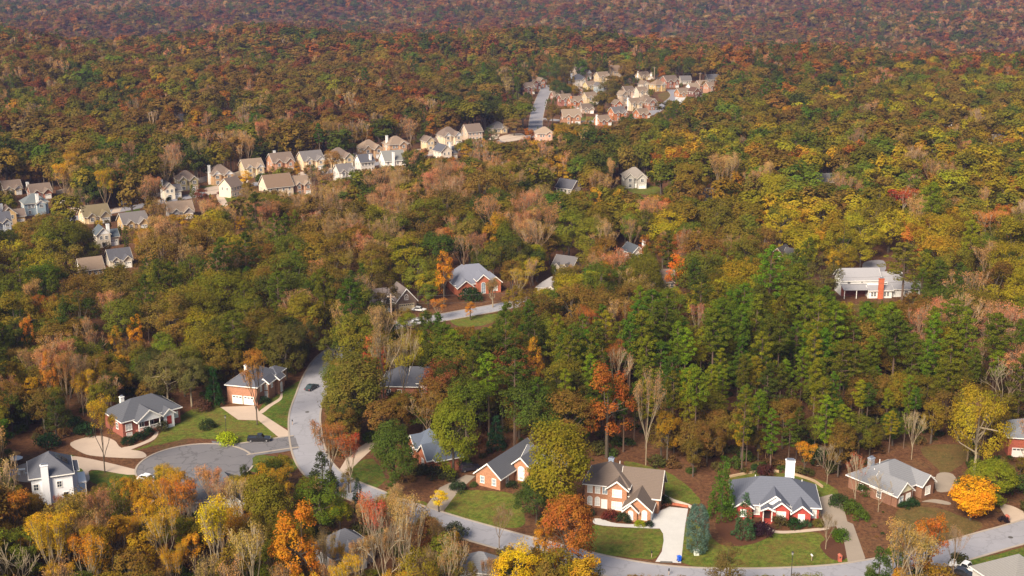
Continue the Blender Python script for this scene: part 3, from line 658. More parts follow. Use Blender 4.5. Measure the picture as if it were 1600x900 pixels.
# --- repeated suburban houses, one builder, several plans
def suburb(name, px, py, wpx, yaw, plan, wall, roof, label, group, two=True, gk=1.0, gx_=0.5, glow=0.3, chim=None, sp=True, pitch=None, gwall=None, extra=0):
    s = ppm(px, py); wm = wpx / s; W = min(max(wm * .74, 8), 17); D = min(max(wm * .62, 7.5), 12); h = 5.5 if two else 3.3
    dk = .68 if not sp else .88; rk = .62 if not sp else .82; wpx *= 1.14
    wall = (wall[0], tuple(c * dk * q for c, q in zip(wall[1], (1.04, .94, .82)))); roof = tuple(c * rk * q for c, q in zip(roof, (1.08, .98, .86)))
    Hs = House(name, px, py - 2, yaw, label, wall=wall, roof=roof, group=group, ox=W/2, oy=D/2, sp=sp, trim=surf('plain', (.50,.46,.40), .6) if max(wall[1]) < .68 else None)
    pt = pitch or .8; gw = gwall
    if plan == 'A':
        Hs.wing(0, W, 0, D, h, 'gx', pt); Hs.wing(W*.58, W*.95, -2.2, D*.5, h-.2 if two else h-.1, 'gy', .95, gable=gw); Hs.wing(W*.12, W*.42, -.9, D*.4, h-.1, 'gy', .9, gable=gw)
        Hs.garage('f', W*.765, 1, W*.27, 2.2); Hs.win('f', W*.765, h-2.1, 1.2, 1.3, 1) if two else None; Hs.win('f', W*.27, h-2.2, 1.2, 1.4, 2); Hs.win('f', W*.27, .7, 1.2, 1.4, 2) if two else None; Hs.door('f', W*.49, 0, 0)
    elif plan == 'B':
        Hs.wing(0, W, 0, D, h, 'hip', pt+.05); Hs.wing(W*.04, W*.42, -1.0, D*.5, h-.1, 'gy', .95, gable=gw); Hs.wing(W*.56, W*.97, -2.4, D*.5, h-.2, 'gy', .95, gable=gw)
        Hs.win('f', W*.23, h-2.1, 1.5, 1.4, 1); Hs.win('f', W*.765, h-2.1, 1.5, 1.4, 2); Hs.garage('f', W*.765, 2, W*.3, 2.2); Hs.win('f', W*.23, .7, 1.5, 1.4, 1) if two else None; Hs.door('f', W*.49, 0, 0)
    elif plan == 'C':
        Hs.wing(0, W, 0, D, h, 'gx', pt+.1, gable=gw)
        for u in (.15, .38, .62, .85): Hs.win('f', W*u, h-2.1, .95, 1.35, 0); Hs.win('f', W*u, .8, .95, 1.35, 0) if two else None
    elif plan == 'D':
        Hs.wing(0, W*.6, 0, D, h, 'gy', pt+.15, gable=gw); Hs.wing(W*.55, W, 1.5, D-.5, h-1.6 if two else h-.3, 'gx', pt)
        Hs.win('f', W*.18, h-2.1, 1, 1.35, 0); Hs.win('f', W*.42, h-2.1, 1, 1.35, 0); Hs.win('f', W*.3, .7, 1.6, 1.4, 0) if two else None; Hs.garage('f', W*.78, 1, W*.3, 2.2)
    elif plan == 'E':
        Hs.wing(0, W, 0, D, h, 'hip', pt-.05); Hs.wing(W*.5, W*.86, -1.2, D*.5, h-.2, 'gy', .8, gable=gw)
        Hs.win('f', W*.2, h-2.1, 1, 1.35, 0); Hs.win('f', W*.68, h-2.1, 1.3, 1.35, 1); Hs.win('f', W*.2, .8, 1, 1.35, 0) if two else None; Hs.win('f', W*.36, h-2.1, 1, 1.35, 0)
    Hs.win('l', D*.3, h-2.1, .9, 1.3, 0); Hs.win('l', D*.7, h-2.1, .9, 1.3, 0); Hs.win('r', D*.5, h-2.1, .9, 1.3, 0)
    if chim: 
        m, cx_, cy_ = chim; Hs.chimney(W*cx_, D*cy_, h + D*.5*pt + .6, P_('siding', (.76,.75,.72)) if m == 'w' else P_('brick', m), 1.2, .9)
    hp = (h + D*.4*pt) * s
    Hs.done((px - wpx*.42*gk, py - hp*1.0, px + wpx*.42*gk, py - hp*(.22 + (1-gk)*.6), py))
    return Hs
BW = lambda r, g, b: ('siding', (r, g, b)); BK = lambda r, g, b: ('brick', (r, g, b))
brn = (.165,.135,.125); gry = (.15,.15,.17); dkb = (.085,.095,.13); tan = (.235,.19,.16); bei = (.30,.25,.21)
crm = BW(.62,.53,.38); wht = BW(.76,.75,.74); pnk = BK(.52,.30,.21); org = BK(.50,.20,.09); tnw = BW(.60,.45,.25); brk = BK(.36,.16,.11)
ROW = [
 (18, 304, 36, 34, 'A', crm, brn, 0, 'beige house with grey-brown roof at the left edge, top of the two rows', None),
 (62, 310, 42, 34, 'A', brk, brn, 0, 'brick-ended house with cream front gable and a pale wall to its right', ('w', .06, .95)),
 (21, 352, 46, 30, 'D', tnw, brn, 1, 'tan two-storey house with brown roof at the left edge, lower row', ('w', .05, .5)),
 (55, 335, 48, 32, 'E', BW(.30,.42,.55), (.13,.165,.20), 1, 'pale blue house with blue-grey hip roof and white chimney at far left', ('w', .55, -.04)),
 (1, 365, 18, 30, 'A', BW(.35,.42,.55), dkb, 1, 'blue-grey and white house cut off by the left edge of the photo', None),
 (148, 347, 54, 34, 'A', crm, (.17,.15,.10), 0, 'cream house behind thin trees, right of the pale blue house', None),
 (167, 385, 46, 30, 'D', BW(.62,.60,.56), (.085,.115,.155), 1, 'house with dark blue roof, white gable and white chimney left of the golden tree', ('w', .55, .2)),
 (208, 358, 52, 34, 'A', tnw, gry, 0, 'tan house with a slate roof, its orange front peeping out right of the blue-roofed house', None),
 (186, 416, 36, 30, 'A', BW(.66,.64,.60), dkb, 0, 'small dark-roofed cream house low among trees below the blue-roofed house', None),
 (142, 432, 20, 30, 'C', tnw, tan, 0, 'tan gabled house barely showing through trees, lowest on the left', None),
 (268, 311, 38, 30, 'D', BW(.74,.72,.66), gry, 1, 'white gabled house with tall white chimney left of the two-gabled green-grey house', ('w', .0, .5)),
 (291, 297, 40, 30, 'B', BW(.40,.36,.22), brn, 1, 'olive house with two cream front gables and brown hip roof', None),
 (344, 288, 44, 30, 'B', BK(.50,.34,.20), brn, 1, 'brick and cream house with brown roof and a white chimney on its left end', ('w', -.03, .4)),
 (281, 340, 50, 26, 'A', BW(.30,.30,.34), tan, 0, 'grey gabled house with white rakes and a blue gable in front of the rows', None),
 (361, 308, 22, 60, 'C', BW(.74,.66,.56), brn, 1, 'tall narrow cream house end beside the red-brown tree', None),
 (393, 277, 42, 32, 'A', crm, tan, 1, 'cream house with plain brown roof behind the yellow tree', None),
 (432, 308, 58, 32, 'C', BW(.66,.60,.52), (.19,.14,.11), 1, 'big white-gabled house with broad red-brown roof in the lower row', None),
 (438, 268, 46, 32, 'A', pnk, brn, 1, 'pink-walled house with brown roof and one cream dormer gable', ('w', .4, .95)),
 (485, 265, 46, 32, 'A', BW(.66,.56,.42), gry, 1, 'tan house with grey roof and pale dormers at the bend of the upper row', None),
 (529, 261, 46, 32, 'B', crm, brn, 1, 'cream house with brown roof behind an orange-leaved tree in the upper row', None),
 (537, 284, 22, 32, 'A', BW(.6,.62,.66), gry, 1, 'small grey-white house showing above the pinkish bare trees, lower row', None),
 (468, 304, 26, 32, 'A', BK(.46,.30,.22), tan, 1, 'pinkish house with tan roof half hidden by bare trees, lower row', None),
 (576, 247, 42, 32, 'B', BK(.50,.36,.24), tan, 1, 'tan brick house with twin arched gables, upper row left of the squarer one', None),
 (618, 240, 44, 32, 'E', BK(.50,.33,.22), tan, 1, 'square pinkish-tan brick house with pyramid-like brown roof, upper row', ('w', .05, .5)),
 (570, 269, 32, 32, 'C', BW(.62,.62,.64), dkb, 1, 'pale house with dark roof and white chimney left of the bright white house', ('w', .75, .1)),
 (613, 266, 46, 26, 'C', BW(.82,.83,.85), (.20,.22,.24), 1, 'bright white two-storey house with grey roof and broad white chimney', ('w', .4, -.03)),
 (672, 235, 30, 32, 'D', crm, brn, 1, 'narrow cream gabled house beside a round green tree, upper row', None),
 (700, 226, 42, 32, 'B', BW(.66,.58,.48), brn, 1, 'cream house with brown roof and white front gable right of the round green tree', None),
 (697, 251, 42, 32, 'D', BW(.74,.70,.66), dkb, 1, 'white house with dark blue roof and white chimney, rightmost of the lower row', ('w', .6, .2)),
 (737, 220, 36, 32, 'C', BW(.58,.48,.42), brn, 1, 'tan house with brown roof and dark trees against its right end', None),
 (777, 209, 36, 32, 'E', crm, gry, 0, 'cream house with grey hip roof left of the long straight road', None),
 (850, 223, 36, 14, 'E', BW(.62,.42,.36), bei, 1, 'pale pink house with beige hip roof at the foot of the straight road', None),
]
for i, (px, py, wp, yw, pl, wa, ro, two, lb, ch) in enumerate(ROW):
    suburb('suburban_house', px, py, wp, yw, pl, wa, ro, lb, 'houses in the two long rows', bool(two), chim=ch, gwall=wht if i % 3 == 0 else None)
CL = [
 (907, 125, 34, 30, 'A', BW(.5,.44,.38), brn, 1, 'grey-brown roofed house at the top left of the far cluster', None),
 (903, 136, 32, 25, 'E', BW(.66,.64,.62), dkb, 1, 'white house with dark blue roof and chimney at the upper left of the far cluster', ('w', .0, .5)),
 (940, 131, 26, 30, 'A', crm, tan, 1, 'beige gabled house just right of the dark blue roof in the far cluster', None),
 (962, 122, 28, 30, 'C', BW(.58,.48,.36), (.26,.19,.14), 1, 'long tan-roofed house at the top of the far cluster', ('w', .3, .9)),
 (921, 141, 20, 30, 'A', BW(.66,.58,.34), tan, 0, 'pale yellow low house in the middle left of the far cluster', None),
 (938, 146, 22, 30, 'D', BW(.34,.44,.54), gry, 1, 'blue-grey sided house left of the tall green tree in the far cluster', None),
 (906, 154, 22, 18, 'D', pnk, tan, 1, 'tall pinkish brick house with an arched front in the far cluster', None),
 (882, 167, 24, 26, 'A', BK(.40,.17,.14), tan, 1, 'dull red brick house nearest the far straight road', None),
 (921, 164, 26, 30, 'A', crm, tan, 1, 'cream gabled house with beige roof left of the dark green tree', None),
 (898, 171, 26, 20, 'A', org, tan, 1, 'bright orange brick house with orange chimney in the far cluster', ((.55,.19,.07), .1, .3)),
 (891, 195, 38, 12, 'A', BK(.50,.28,.18), bei, 1, 'beige-roofed house with white front gable at the lower left of the far cluster', ('w', .95, .6)),
 (836, 141, 18, 30, 'D', BK(.36,.13,.10), brn, 1, 'dark red brick house on the left side of the far straight road', None),
 (824, 148, 18, 30, 'A', BK(.36,.17,.14), brn, 1, 'brownish house farthest left beside the far straight road', None),
 (847, 138, 13, 30, 'D', org, tan, 1, 'small orange house end next to the top of the straight road', None),
 (1004, 126, 24, 30, 'A', crm, tan, 0, 'cream low house with chimney behind the dark pine clump', ('w', .0, .5)),
 (1007, 143, 22, 30, 'D', BW(.78,.74,.68), tan, 1, 'white gabled house right of the dark pines in the far cluster', None),
 (1027, 144, 28, 34, 'E', BW(.62,.48,.26), (.27,.21,.17), 1, 'golden tan house with broad beige hip roof in the far cluster', None),
 (1045, 138, 30, 30, 'A', BK(.40,.19,.14), brn, 1, 'red-brown brick house with brown roof right of the golden tan house', None),
 (1001, 155, 24, 30, 'A', BW(.72,.68,.62), tan, 1, 'white-fronted house with beige roof in the centre of the far cluster', None),
 (980, 154, 20, 30, 'A', BW(.58,.46,.42), brn, 1, 'greyish pink house beside the tall green tree on its right', None),
 (1008, 171, 32, 30, 'B', BK(.52,.26,.13), tan, 1, 'orange-gabled brick house above the small far street', None),
 (967, 175, 24, 20, 'D', BK(.55,.17,.06), tan, 1, 'vivid orange brick house right of the dark green tree', None),
 (989, 174, 26, 30, 'A', BW(.68,.60,.48), tan, 1, 'beige-white house with chimney right of the vivid orange one', ('w', .0, .5)),
 (1017, 173, 16, 30, 'D', BK(.46,.24,.18), brn, 1, 'small pinkish brick house at the bend of the far street', None),
 (964, 189, 30, 28, 'A', org, gry, 1, 'orange brick house with grey roof at the bottom of the far cluster', None),
 (941, 197, 24, 28, 'A', org, tan, 0, 'low orange house with white chimney lowest in the far cluster', ('w', -.03, .5)),
 (1066, 153, 26, 26, 'A', BK(.52,.26,.13), tan, 0, 'orange brick house with small white entry beside the yellowish lawn', None),
 (1087, 155, 26, 30, 'D', BK(.20,.085,.07), (.12,.07,.06), 1, 'dark maroon gabled house at the right of the far cluster', None),
 (1096, 140, 24, 30, 'A', BK(.46,.22,.16), bei, 0, 'pinkish brick house behind the dark maroon house', None),
 (1109, 147, 20, 30, 'A', pnk, tan, 1, 'rightmost pinkish house of the far cluster, beside round green trees', None),
 (1112, 131, 24, 10, 'C', BW(.36,.38,.42), (.15,.16,.20), 0, 'low blue-grey roofed building at the far right of the cluster', None),
 (1070, 133, 22, 10, 'C', BW(.6,.58,.56), gry, 0, 'low pale building behind the far cluster near the utility pole', None),
 (1024, 127, 14, 20, 'C', BW(.6,.55,.5), tan, 0, 'small pale house behind the golden tan one', None),
 (1002, 186, 18, 30, 'A', org, tan, 0, 'small orange house below the small far street among trees', None),
 (870, 157, 12, 20, 'A', BK(.4,.2,.16), tan, 0, 'small tan-roofed house under the dark round tree by the straight road', None),
 (975, 160, 16, 30, 'D', BW(.6,.5,.42), bei, 1, 'narrow beige house wedged above the vivid orange one', None),
 (1082, 145, 18, 26, 'C', BK(.4,.2,.14), bei, 0, 'small beige-roofed house behind the yellow lawn', None),
 (916, 178, 16, 16, 'A', BW(.5,.4,.35), brn, 0, 'brown roofed house right of the beige-roofed one', None),
]
for i, (px, py, wp, yw, pl, wa, ro, two, lb, ch) in enumerate(CL):
    suburb('suburban_house', px, py, wp, yw, pl, wa, ro, lb, 'houses of the far cluster', bool(two), chim=ch, sp=False, gwall=wht if i % 4 == 0 else None)
MID = [
 (888, 304, 40, -38, 'C', BW(.82,.82,.82), dkb, 0, 'white house with dark blue roof and a white end wall, alone in the woods', None, 'white_house'),
 (990, 293, 46, 6, 'B', BW(.42,.44,.46), (.24,.235,.235), 1, 'grey house with white front gable and small lawn in the woods', None, 'grey_house'),
 (994, 414, 32, 26, 'D', BW(.80,.80,.82), (.075,.095,.13), 1, 'white gabled house with dark roof peeping out left of the bright orange tree', ('w', .9, .5), 'white_house'),
 (886, 428, 46, -30, 'A', BW(.5,.5,.5), (.12,.125,.15), 0, 'house with long dark grey roof among olive trees', None, 'grey_house'),
 (862, 462, 26, -20, 'E', BW(.6,.62,.64), (.24,.25,.29), 0, 'small house with pale grey roof near the little road', None, 'grey_house'),
 (1033, 452, 24, 10, 'C', BW(.6,.48,.36), brn, 0, 'small tan house left of the bright orange tree, almost hidden', None, 'tan_house'),
 (1226, 410, 26, -34, 'D', BK(.28,.08,.06), (.07,.075,.09), 0, 'dark-roofed brick house with a white rake, mostly behind trees left of the farmhouse', None, 'brick_house'),
 (1108, 318, 26, 12, 'C', BW(.5,.52,.56), gry, 0, 'pale low house almost hidden right of the grey house', None, 'grey_house'),
 (1285, 294, 30, 5, 'C', BW(.4,.4,.42), (.13,.14,.16), 0, 'dark low roof in the olive trees on the right', None, 'grey_house'),
 (1484, 210, 10, 5, 'D', BW(.8,.8,.82), gry, 1, 'tiny white house end in the right-hand woods', None, 'white_house'),
 (1556, 230, 24, 5, 'C', BW(.5,.5,.52), (.22,.22,.25), 0, 'pale low roof at right among far trees', None, 'grey_house'),
 (1575, 20, 12, 5, 'C', BW(.7,.7,.7), gry, 0, 'very far pale house at the upper right', None, 'white_house'),
 (282, 196, 14, 5, 'C', BW(.5,.55,.65), gry, 0, 'tiny blue-grey roof in the left-hand forest', None, 'grey_house'),
]
for (px, py, wp, yw, pl, wa, ro, two, lb, ch, nm) in MID:
    if py < 100: continue
    suburb(nm, px, py, wp, yw, pl, wa, ro, lb, None, bool(two), chim=ch, gk=1.0 if px in (888, 990) else .35)

# ------------------------------------------------------------------ street furniture, cars, walls, pool
def car(px, py, yaw, col, label, kind='car', name='parked_car', group=None):
    x, y = at(px, py); r = empty(name, (x, y, .06), R(yaw), label=label, cat='car' if kind != 'pickup' else 'pickup', group=group)
    L, Wd = (4.7, 1.8) if kind == 'car' else (4.8, 1.95) if kind == 'suv' else (5.6, 1.95)
    paint = surf('paint', col); bl = surf('plain', (.015,.015,.017)); gl = surf('glass', (.02,.025,.03))
    hl = L/2
    lo, be = .32, (.85 if kind == 'car' else 1.0)
    b = MB().prism([(-hl,lo),(hl-.1,lo),(hl,lo+.25),(hl-.05,be-.15),(hl-1.2,be),(-hl+.1,be+.03),(-hl,be-.1)], 'y', -Wd/2, Wd/2)
    if kind == 'car': prof = [(-hl+.45,be),(hl-1.35,be),(hl-2.1,1.42),(-hl+1.2,1.45)]; 
    elif kind == 'suv': prof = [(-hl+.1,be),(hl-1.3,be),(hl-1.9,1.72),(-hl+.45,1.76)]
    else: prof = [(-hl+2.2,be),(hl-1.5,be),(hl-2.1,1.75),(-hl+2.4,1.78)]
    i = .12; b.prism([(p[0]*.97, p[1]+.0) for p in prof], 'y', -Wd/2+i, Wd/2-i)
    if kind == 'pickup':
        b.box(-hl+.05, -hl+2.1, -Wd/2+.02, -Wd/2+.14, be, be+.16); b.box(-hl+.05, -hl+2.1, Wd/2-.14, Wd/2-.02, be, be+.16); b.box(-hl+.04, -hl+.14, -Wd/2+.1, Wd/2-.1, be, be+.15)
    b.build('body', paint, r)
    gx0, gx1 = prof[3][0]*.97, prof[2][0]*.97; zt = prof[2][1]
    g = MB(); q = .86
    cx_ = (prof[0][0]+prof[1][0])/2; pts = [(cx_+(p[0]-cx_)*q, be+.06+(p[1]-be-.03)*.82) for p in prof]
    g.prism(pts, 'y', -Wd/2+i-.02, Wd/2-i+.02); g.build('side_window', gl, r)
    f0, f1 = prof[1], prof[2]; f = MB()
    f.add([(f0[0]*.97+.03, -Wd/2+.2, f0[1]+.06),(f0[0]*.97+.03, Wd/2-.2, f0[1]+.06),(f1[0]*.97+.05, Wd/2-.25, f1[1]-.06),(f1[0]*.97+.05, -Wd/2+.25, f1[1]-.06),
           (f0[0]*.97-.1, -Wd/2+.2, f0[1]+.06),(f0[0]*.97-.1, Wd/2-.2, f0[1]+.06),(f1[0]*.97-.1, Wd/2-.25, f1[1]-.06),(f1[0]*.97-.1, -Wd/2+.25, f1[1]-.06)], [(0,1,2,3),(7,6,5,4),(0,4,5,1),(1,5,6,2),(2,6,7,3),(3,7,4,0)]).build('windscreen', gl, r)
    for sx in (-hl+.85, hl-.9):
        for sy in (-1, 1):
            wv = MB().tube((sx, sy*(Wd/2-.2), .33), (sx, sy*(Wd/2+.02), .33), .34, .34, 14).build('wheel', bl, r)
            MB().tube((sx, sy*(Wd/2-.1), .33), (sx, sy*(Wd/2+.035), .33), .2, .2, 10).build('rim', surf('metal', (.5,.5,.52)), wv)
    for sy in (-1, 1):
        MB().box(hl-.13, hl+.0, sy*(Wd/2-.35)-.2, sy*(Wd/2-.35)+.2, be-.33, be-.17).build('headlight', surf('glass', (.7,.7,.7)), r)
        MB().box(-hl-.02, -hl+.05, sy*(Wd/2-.2)-.14, sy*(Wd/2-.2)+.14, be-.3, be-.12).build('tail_light', surf('glass', (.4,.02,.02)), r)
car(405, 689, 3, (.018,.018,.02), 'black pickup parked on the road stub beside the round turnaround', 'pickup', 'parked_pickup')
car(487, 608, 66, (.03,.05,.055), 'dark car driving on the curving street left of the tall trees')
car(734, 735, 22, (.03,.03,.045), 'dark navy SUV parked left of the orange brick house with the long roof', 'suv')
car(1507, 891, -42, (.75,.75,.75), 'white pickup beside the green lawn at the bottom right', 'pickup', 'parked_pickup')
car(231, 751, -20, (.7,.7,.72), 'white car behind bare trees below the round turnaround')
car(236, 792, 80, (.6,.6,.62), 'silver car under the autumn trees at lower left')
car(655, 486, -15, (.7,.7,.7), 'white car in front of the brown house with the cream garage door')
car(654, 506, -10, (.6,.62,.65), 'silver car on the small road below the brown house')
car(300, 293, 10, (.05,.05,.07), 'dark car parked in front of the olive two-gabled house'); car(347, 303, 30, (.10,.03,.03), 'dark red car by the small green lawn in the row')
car(645, 250, 30, (.04,.06,.12), 'dark blue car on the drive right of the bright white house'); car(752, 223, 30, (.25,.02,.02), 'red car in front of the tan house with dark trees')
car(648, 253, 30, (.6,.6,.6), 'white car on the drive right of the bright white house, beside the dark blue one')
car(1000, 179, 60, (.05,.05,.06), 'dark car on the small far street'); car(1504, 899, -35, (.03,.03,.035), 'black car at the bottom edge beside the white pickup')
# bin, hydrants, mailboxes, cabinet
x, y = at(1061, 877); r = empty('wheelie_bin', (x, y, .05), R(20), label='blue wheelie bin at the foot of the white driveway', cat='bin')
MB().prism([(-.27,.08),(.27,.08),(.34,1.0),(-.34,1.0)], 'y', -.35, .35).build('bin_body', surf('paint', (.01,.09,.55)), r); MB().box(-.38,.38,-.4,.4,1.0,1.1).build('lid', surf('paint', (.01,.10,.6)), r)
for sy in (-.3, .3): MB().tube((-.3,sy-.05,.12),(-.3,sy+.05,.12),.12,.12,10).build('wheel', surf('plain',(.02,.02,.02)), r)
x, y = at(1088, 867); r = empty('utility_cabinet', (x, y, 0), 0, label='pale utility cabinet below the blue spruce', cat='utility box'); MB().box(-.5,.5,-.4,.4,0,.95).build('cabinet_body', surf('plain', (.55,.56,.5)), r); MB().prism([(-.46,.95),(.46,.95),(.55,1.05),(-.55,1.05)], 'x', -.55, .55).build('lid', surf('plain', (.6,.62,.56)), r); MB().box(-.42,.42,-.43,-.4,.1,.85).build('door', surf('plain', (.5,.52,.46)), r)
def mailbox(px, py, label, col=(.02,.02,.02)):
    x, y = at(px, py); r = empty('mailbox', (x, y, 0), R(rg.uniform(-20,20)), label=label, cat='mailbox', group='kerbside mailboxes')
    MB().box(-.06,.06,-.06,.06,0,1.15).build('post', P_('plain', (.35,.25,.18)), r)
    n=8; MB().prism([(-.14,1.1),(.14,1.1)]+[(.14*math.cos(math.pi*i/n),1.25+.14*math.sin(math.pi*i/n)) for i in range(n+1)], 'y', -.3,.3).build('letter_box', surf('paint', col), r)
mailbox(1045, 899, 'black mailbox on the near kerb facing the white driveway'); mailbox(1268, 876, 'white mailbox on the lawn of the red brick house', (.7,.7,.7)); mailbox(457, 664, 'dark mailbox at the kerb of the house with two garage doors')
mailbox(1018, 871, 'dark mailbox at the left foot of the white driveway'); mailbox(667, 807, 'dark mailbox at the drive of the long-roofed orange house')
def brickpost(px, py, label):
    x, y = at(px, py); r = empty('mailbox', (x, y, 0), 0, label=label, cat='mailbox'); MB().box(-.35,.35,-.35,.35,-.1,1.35).build('brick_pier', P_('brick', (.42,.10,.06)), r); MB().prism([(-.42,1.35),(.42,1.35),(0,1.6)], 'y', -.42,.42).build('pier_cap', P_('plain', (.4,.12,.08)), r); MB().box(-.15,.15,-.40,-.34,.85,1.15).build('letter_slot', surf('plain', (.03,.03,.03)), r)
brickpost(1312, 877, 'red brick mailbox pier at the corner of the red house lot'); brickpost(1573, 815, 'red brick mailbox pier beside the golden round tree')
# utility poles and wires
def pole(px, py, h, label, name='utility_pole', arm=True):
    x, y = at(px, py); r = empty(name, (x, y, 0), 0, label=label, cat='utility pole', group='utility poles')
    MB().tube((0,0,-.3),(0,0,h),.20,.14,8).build('pole', P_('plain', (.42,.30,.22)), r)
    if arm: MB().box(-1.2,1.2,-.08,.08,h-.9,h-.72).build('crossarm', P_('plain', (.30,.22,.16)), r); 
    for q in (-1.05,0,1.05): MB().tube((q,0,h-.72 if q else h),(q,0,h-.5 if q else h+.22),.06,.05,6).build('insulator', surf('plain',(.5,.5,.5)), r)
    return (x, y, h)
pA = pole(1223, 472, 10.5, 'weathered utility pole left of the white farmhouse'); pB = pole(1240, 479, 9.0, 'grey utility pole standing just right of the weathered one', arm=False)
pC = pole(1451, 474, 12, 'thin utility pole right of the white farmhouse'); pD = pole(612, 512, 11, 'utility pole near the brown house with the cream garage door'); pE = pole(1022, 133, 15, 'tall utility pole behind the far cluster of houses'); pF = pole(1093, 141, 14, 'utility pole right of centre among the far cluster'); pG = pole(953, 117, 13, 'utility pole at the far left of the cluster')
pH = pole(94, 628, 8, 'utility pole in the dark wood at left') if False else None
lampx, lampy = at(354, 663)
def wire(a, b, dz, name, label):
    mb = MB(); n = 14
    pts = [(a[0]+(b[0]-a[0])*i/n, a[1]+(b[1]-a[1])*i/n, a[2]+(b[2]-a[2])*i/n + dz - 1.6*4*(i/n)*(1-i/n)) for i in range(n+1)]
    for p, q in zip(pts[:-1], pts[1:]): mb.tube(p, q, .035, .035, 4)
    tag(mb.build(name, surf('plain', (.10,.09,.085))), label, 'cable')
wire(pA, pD, -.6, 'power_line', 'upper power line running left from the weathered utility pole'); wire(pA, pD, -3.2, 'power_line', 'lower power line running left from the weathered utility pole'); wire(pA, pC, -.8, 'power_line', 'upper power line in front of the white farmhouse'); wire(pA, pC, -3.2, 'power_line', 'lower power line in front of the white farmhouse')
wire(pE, pF, -.6, 'power_line', 'far power line between the poles of the cluster'); wire(pG, pE, -.6, 'power_line', 'far power line left of the tall far pole')
def lamp(px, py, label):
    x, y = at(px, py); r = empty('street_lamp', (x, y, 0), 0, label=label, cat='street lamp', group='street lamps')
    MB().tube((0,0,0),(0,0,5.2),.09,.06,8).build('lamp_post', surf('plain', (.03,.03,.03)), r); MB().tube((0,0,5.2),(0,0,5.75),.16,.24,8).build('lantern', surf('glass', (.25,.25,.22)), r); MB().tube((0,0,5.75),(0,0,5.95),.28,.05,8).build('lamp_cap', surf('plain', (.03,.03,.03)), r)
lamp(354, 684, 'black street lamp beside the yellow-green round bush'); lamp(1236, 905, 'black street lamp at the bottom edge below the red house lawn')
# low walls
def wallrun(name, pts, h, th, mat, label, cat, group=None, closed=False):
    P = [at(*p) for p in pts]; P = smooth(P, 3, False); mb = MB()
    n = len(P); A = []; B = []
    for i in range(n):
        a, b = P[max(i-1,0)], P[min(i+1,n-1)]; l = math.hypot(b[0]-a[0], b[1]-a[1]) or 1; nx, ny = -(b[1]-a[1])/l*th/2, (b[0]-a[0])/l*th/2
        A.append((P[i][0]+nx, P[i][1]+ny)); B.append((P[i][0]-nx, P[i][1]-ny))
    hs = [h + (0.12 if (i // 2) % 2 else 0) * (h > 1.2) for i in range(n)]
    v = [(*p,-.2) for p in A]+[(*p,hs[i]) for i, p in enumerate(A)]+[(*p,hs[i]) for i, p in enumerate(B)]+[(*p,-.2) for p in B]
    f = [(k*n+i,k*n+i+1,(k+1)*n+i+1,(k+1)*n+i) for k in range(3) for i in range(n-1)] + [(0,n,2*n,3*n), (n-1,2*n-1,3*n-1,4*n-1)]
    mb.add(v, f); return tag(mb.build(name, mat), label, cat, group)
ST1 = P_('plain', (.38,.27,.17)); PW = P_('concrete', (.68,.62,.54))
wallrun('garden_wall', [(1140,746),(1165,741),(1195,737),(1217,738)], .5, .4, ST1, 'low tan stone edging arc behind the left part of the red house', 'garden wall')
wallrun('garden_wall', [(1236,741),(1256,747),(1272,753),(1285,762)], .5, .4, ST1, 'low tan stone edging arc right of the tall white chimney', 'garden wall')
wallrun('garden_wall', [(1036,776),(1052,784),(1076,792),(1083,797)], .6, .35, P_('plain', (.45,.40,.34)), 'low pale stone border above the white driveway', 'garden wall')
wallrun('brick_kerb', [(1026,796),(1034,791),(1052,789),(1075,793)], .45, .4, P_('brick', (.42,.12,.06)), 'low orange brick edging at the head of the white driveway', 'garden wall')
wallrun('garden_wall', [(88,304),(108,300)], 2.0, .3, PW, 'pale wall right of the brick-ended house in the upper row', 'garden wall', 'pale walls between the row houses')
wallrun('garden_wall', [(86,320),(110,319),(128,316),(138,312),(160,306)], 1.8, .3, PW, 'long pale wall curving behind the cream house at left', 'garden wall', 'pale walls between the row houses')
wallrun('garden_wall', [(311,286),(326,283)], 2.6, .3, PW, 'pale wall between the olive house and the brick and cream house', 'garden wall', 'pale walls between the row houses')
wallrun('garden_wall', [(362,279),(376,275)], 2.6, .3, PW, 'pale wall left of the cream house with plain brown roof', 'garden wall', 'pale walls between the row houses')
wallrun('garden_wall', [(190,320),(215,314),(250,306)], 1.6, .3, PW, 'pale wall stretching left of the white gabled house', 'garden wall', 'pale walls between the row houses')
wallrun('garden_wall', [(552,246),(566,243)], 2.4, .3, PW, 'pale wall left of the tan brick house with twin arched gables', 'garden wall', 'pale walls between the row houses')
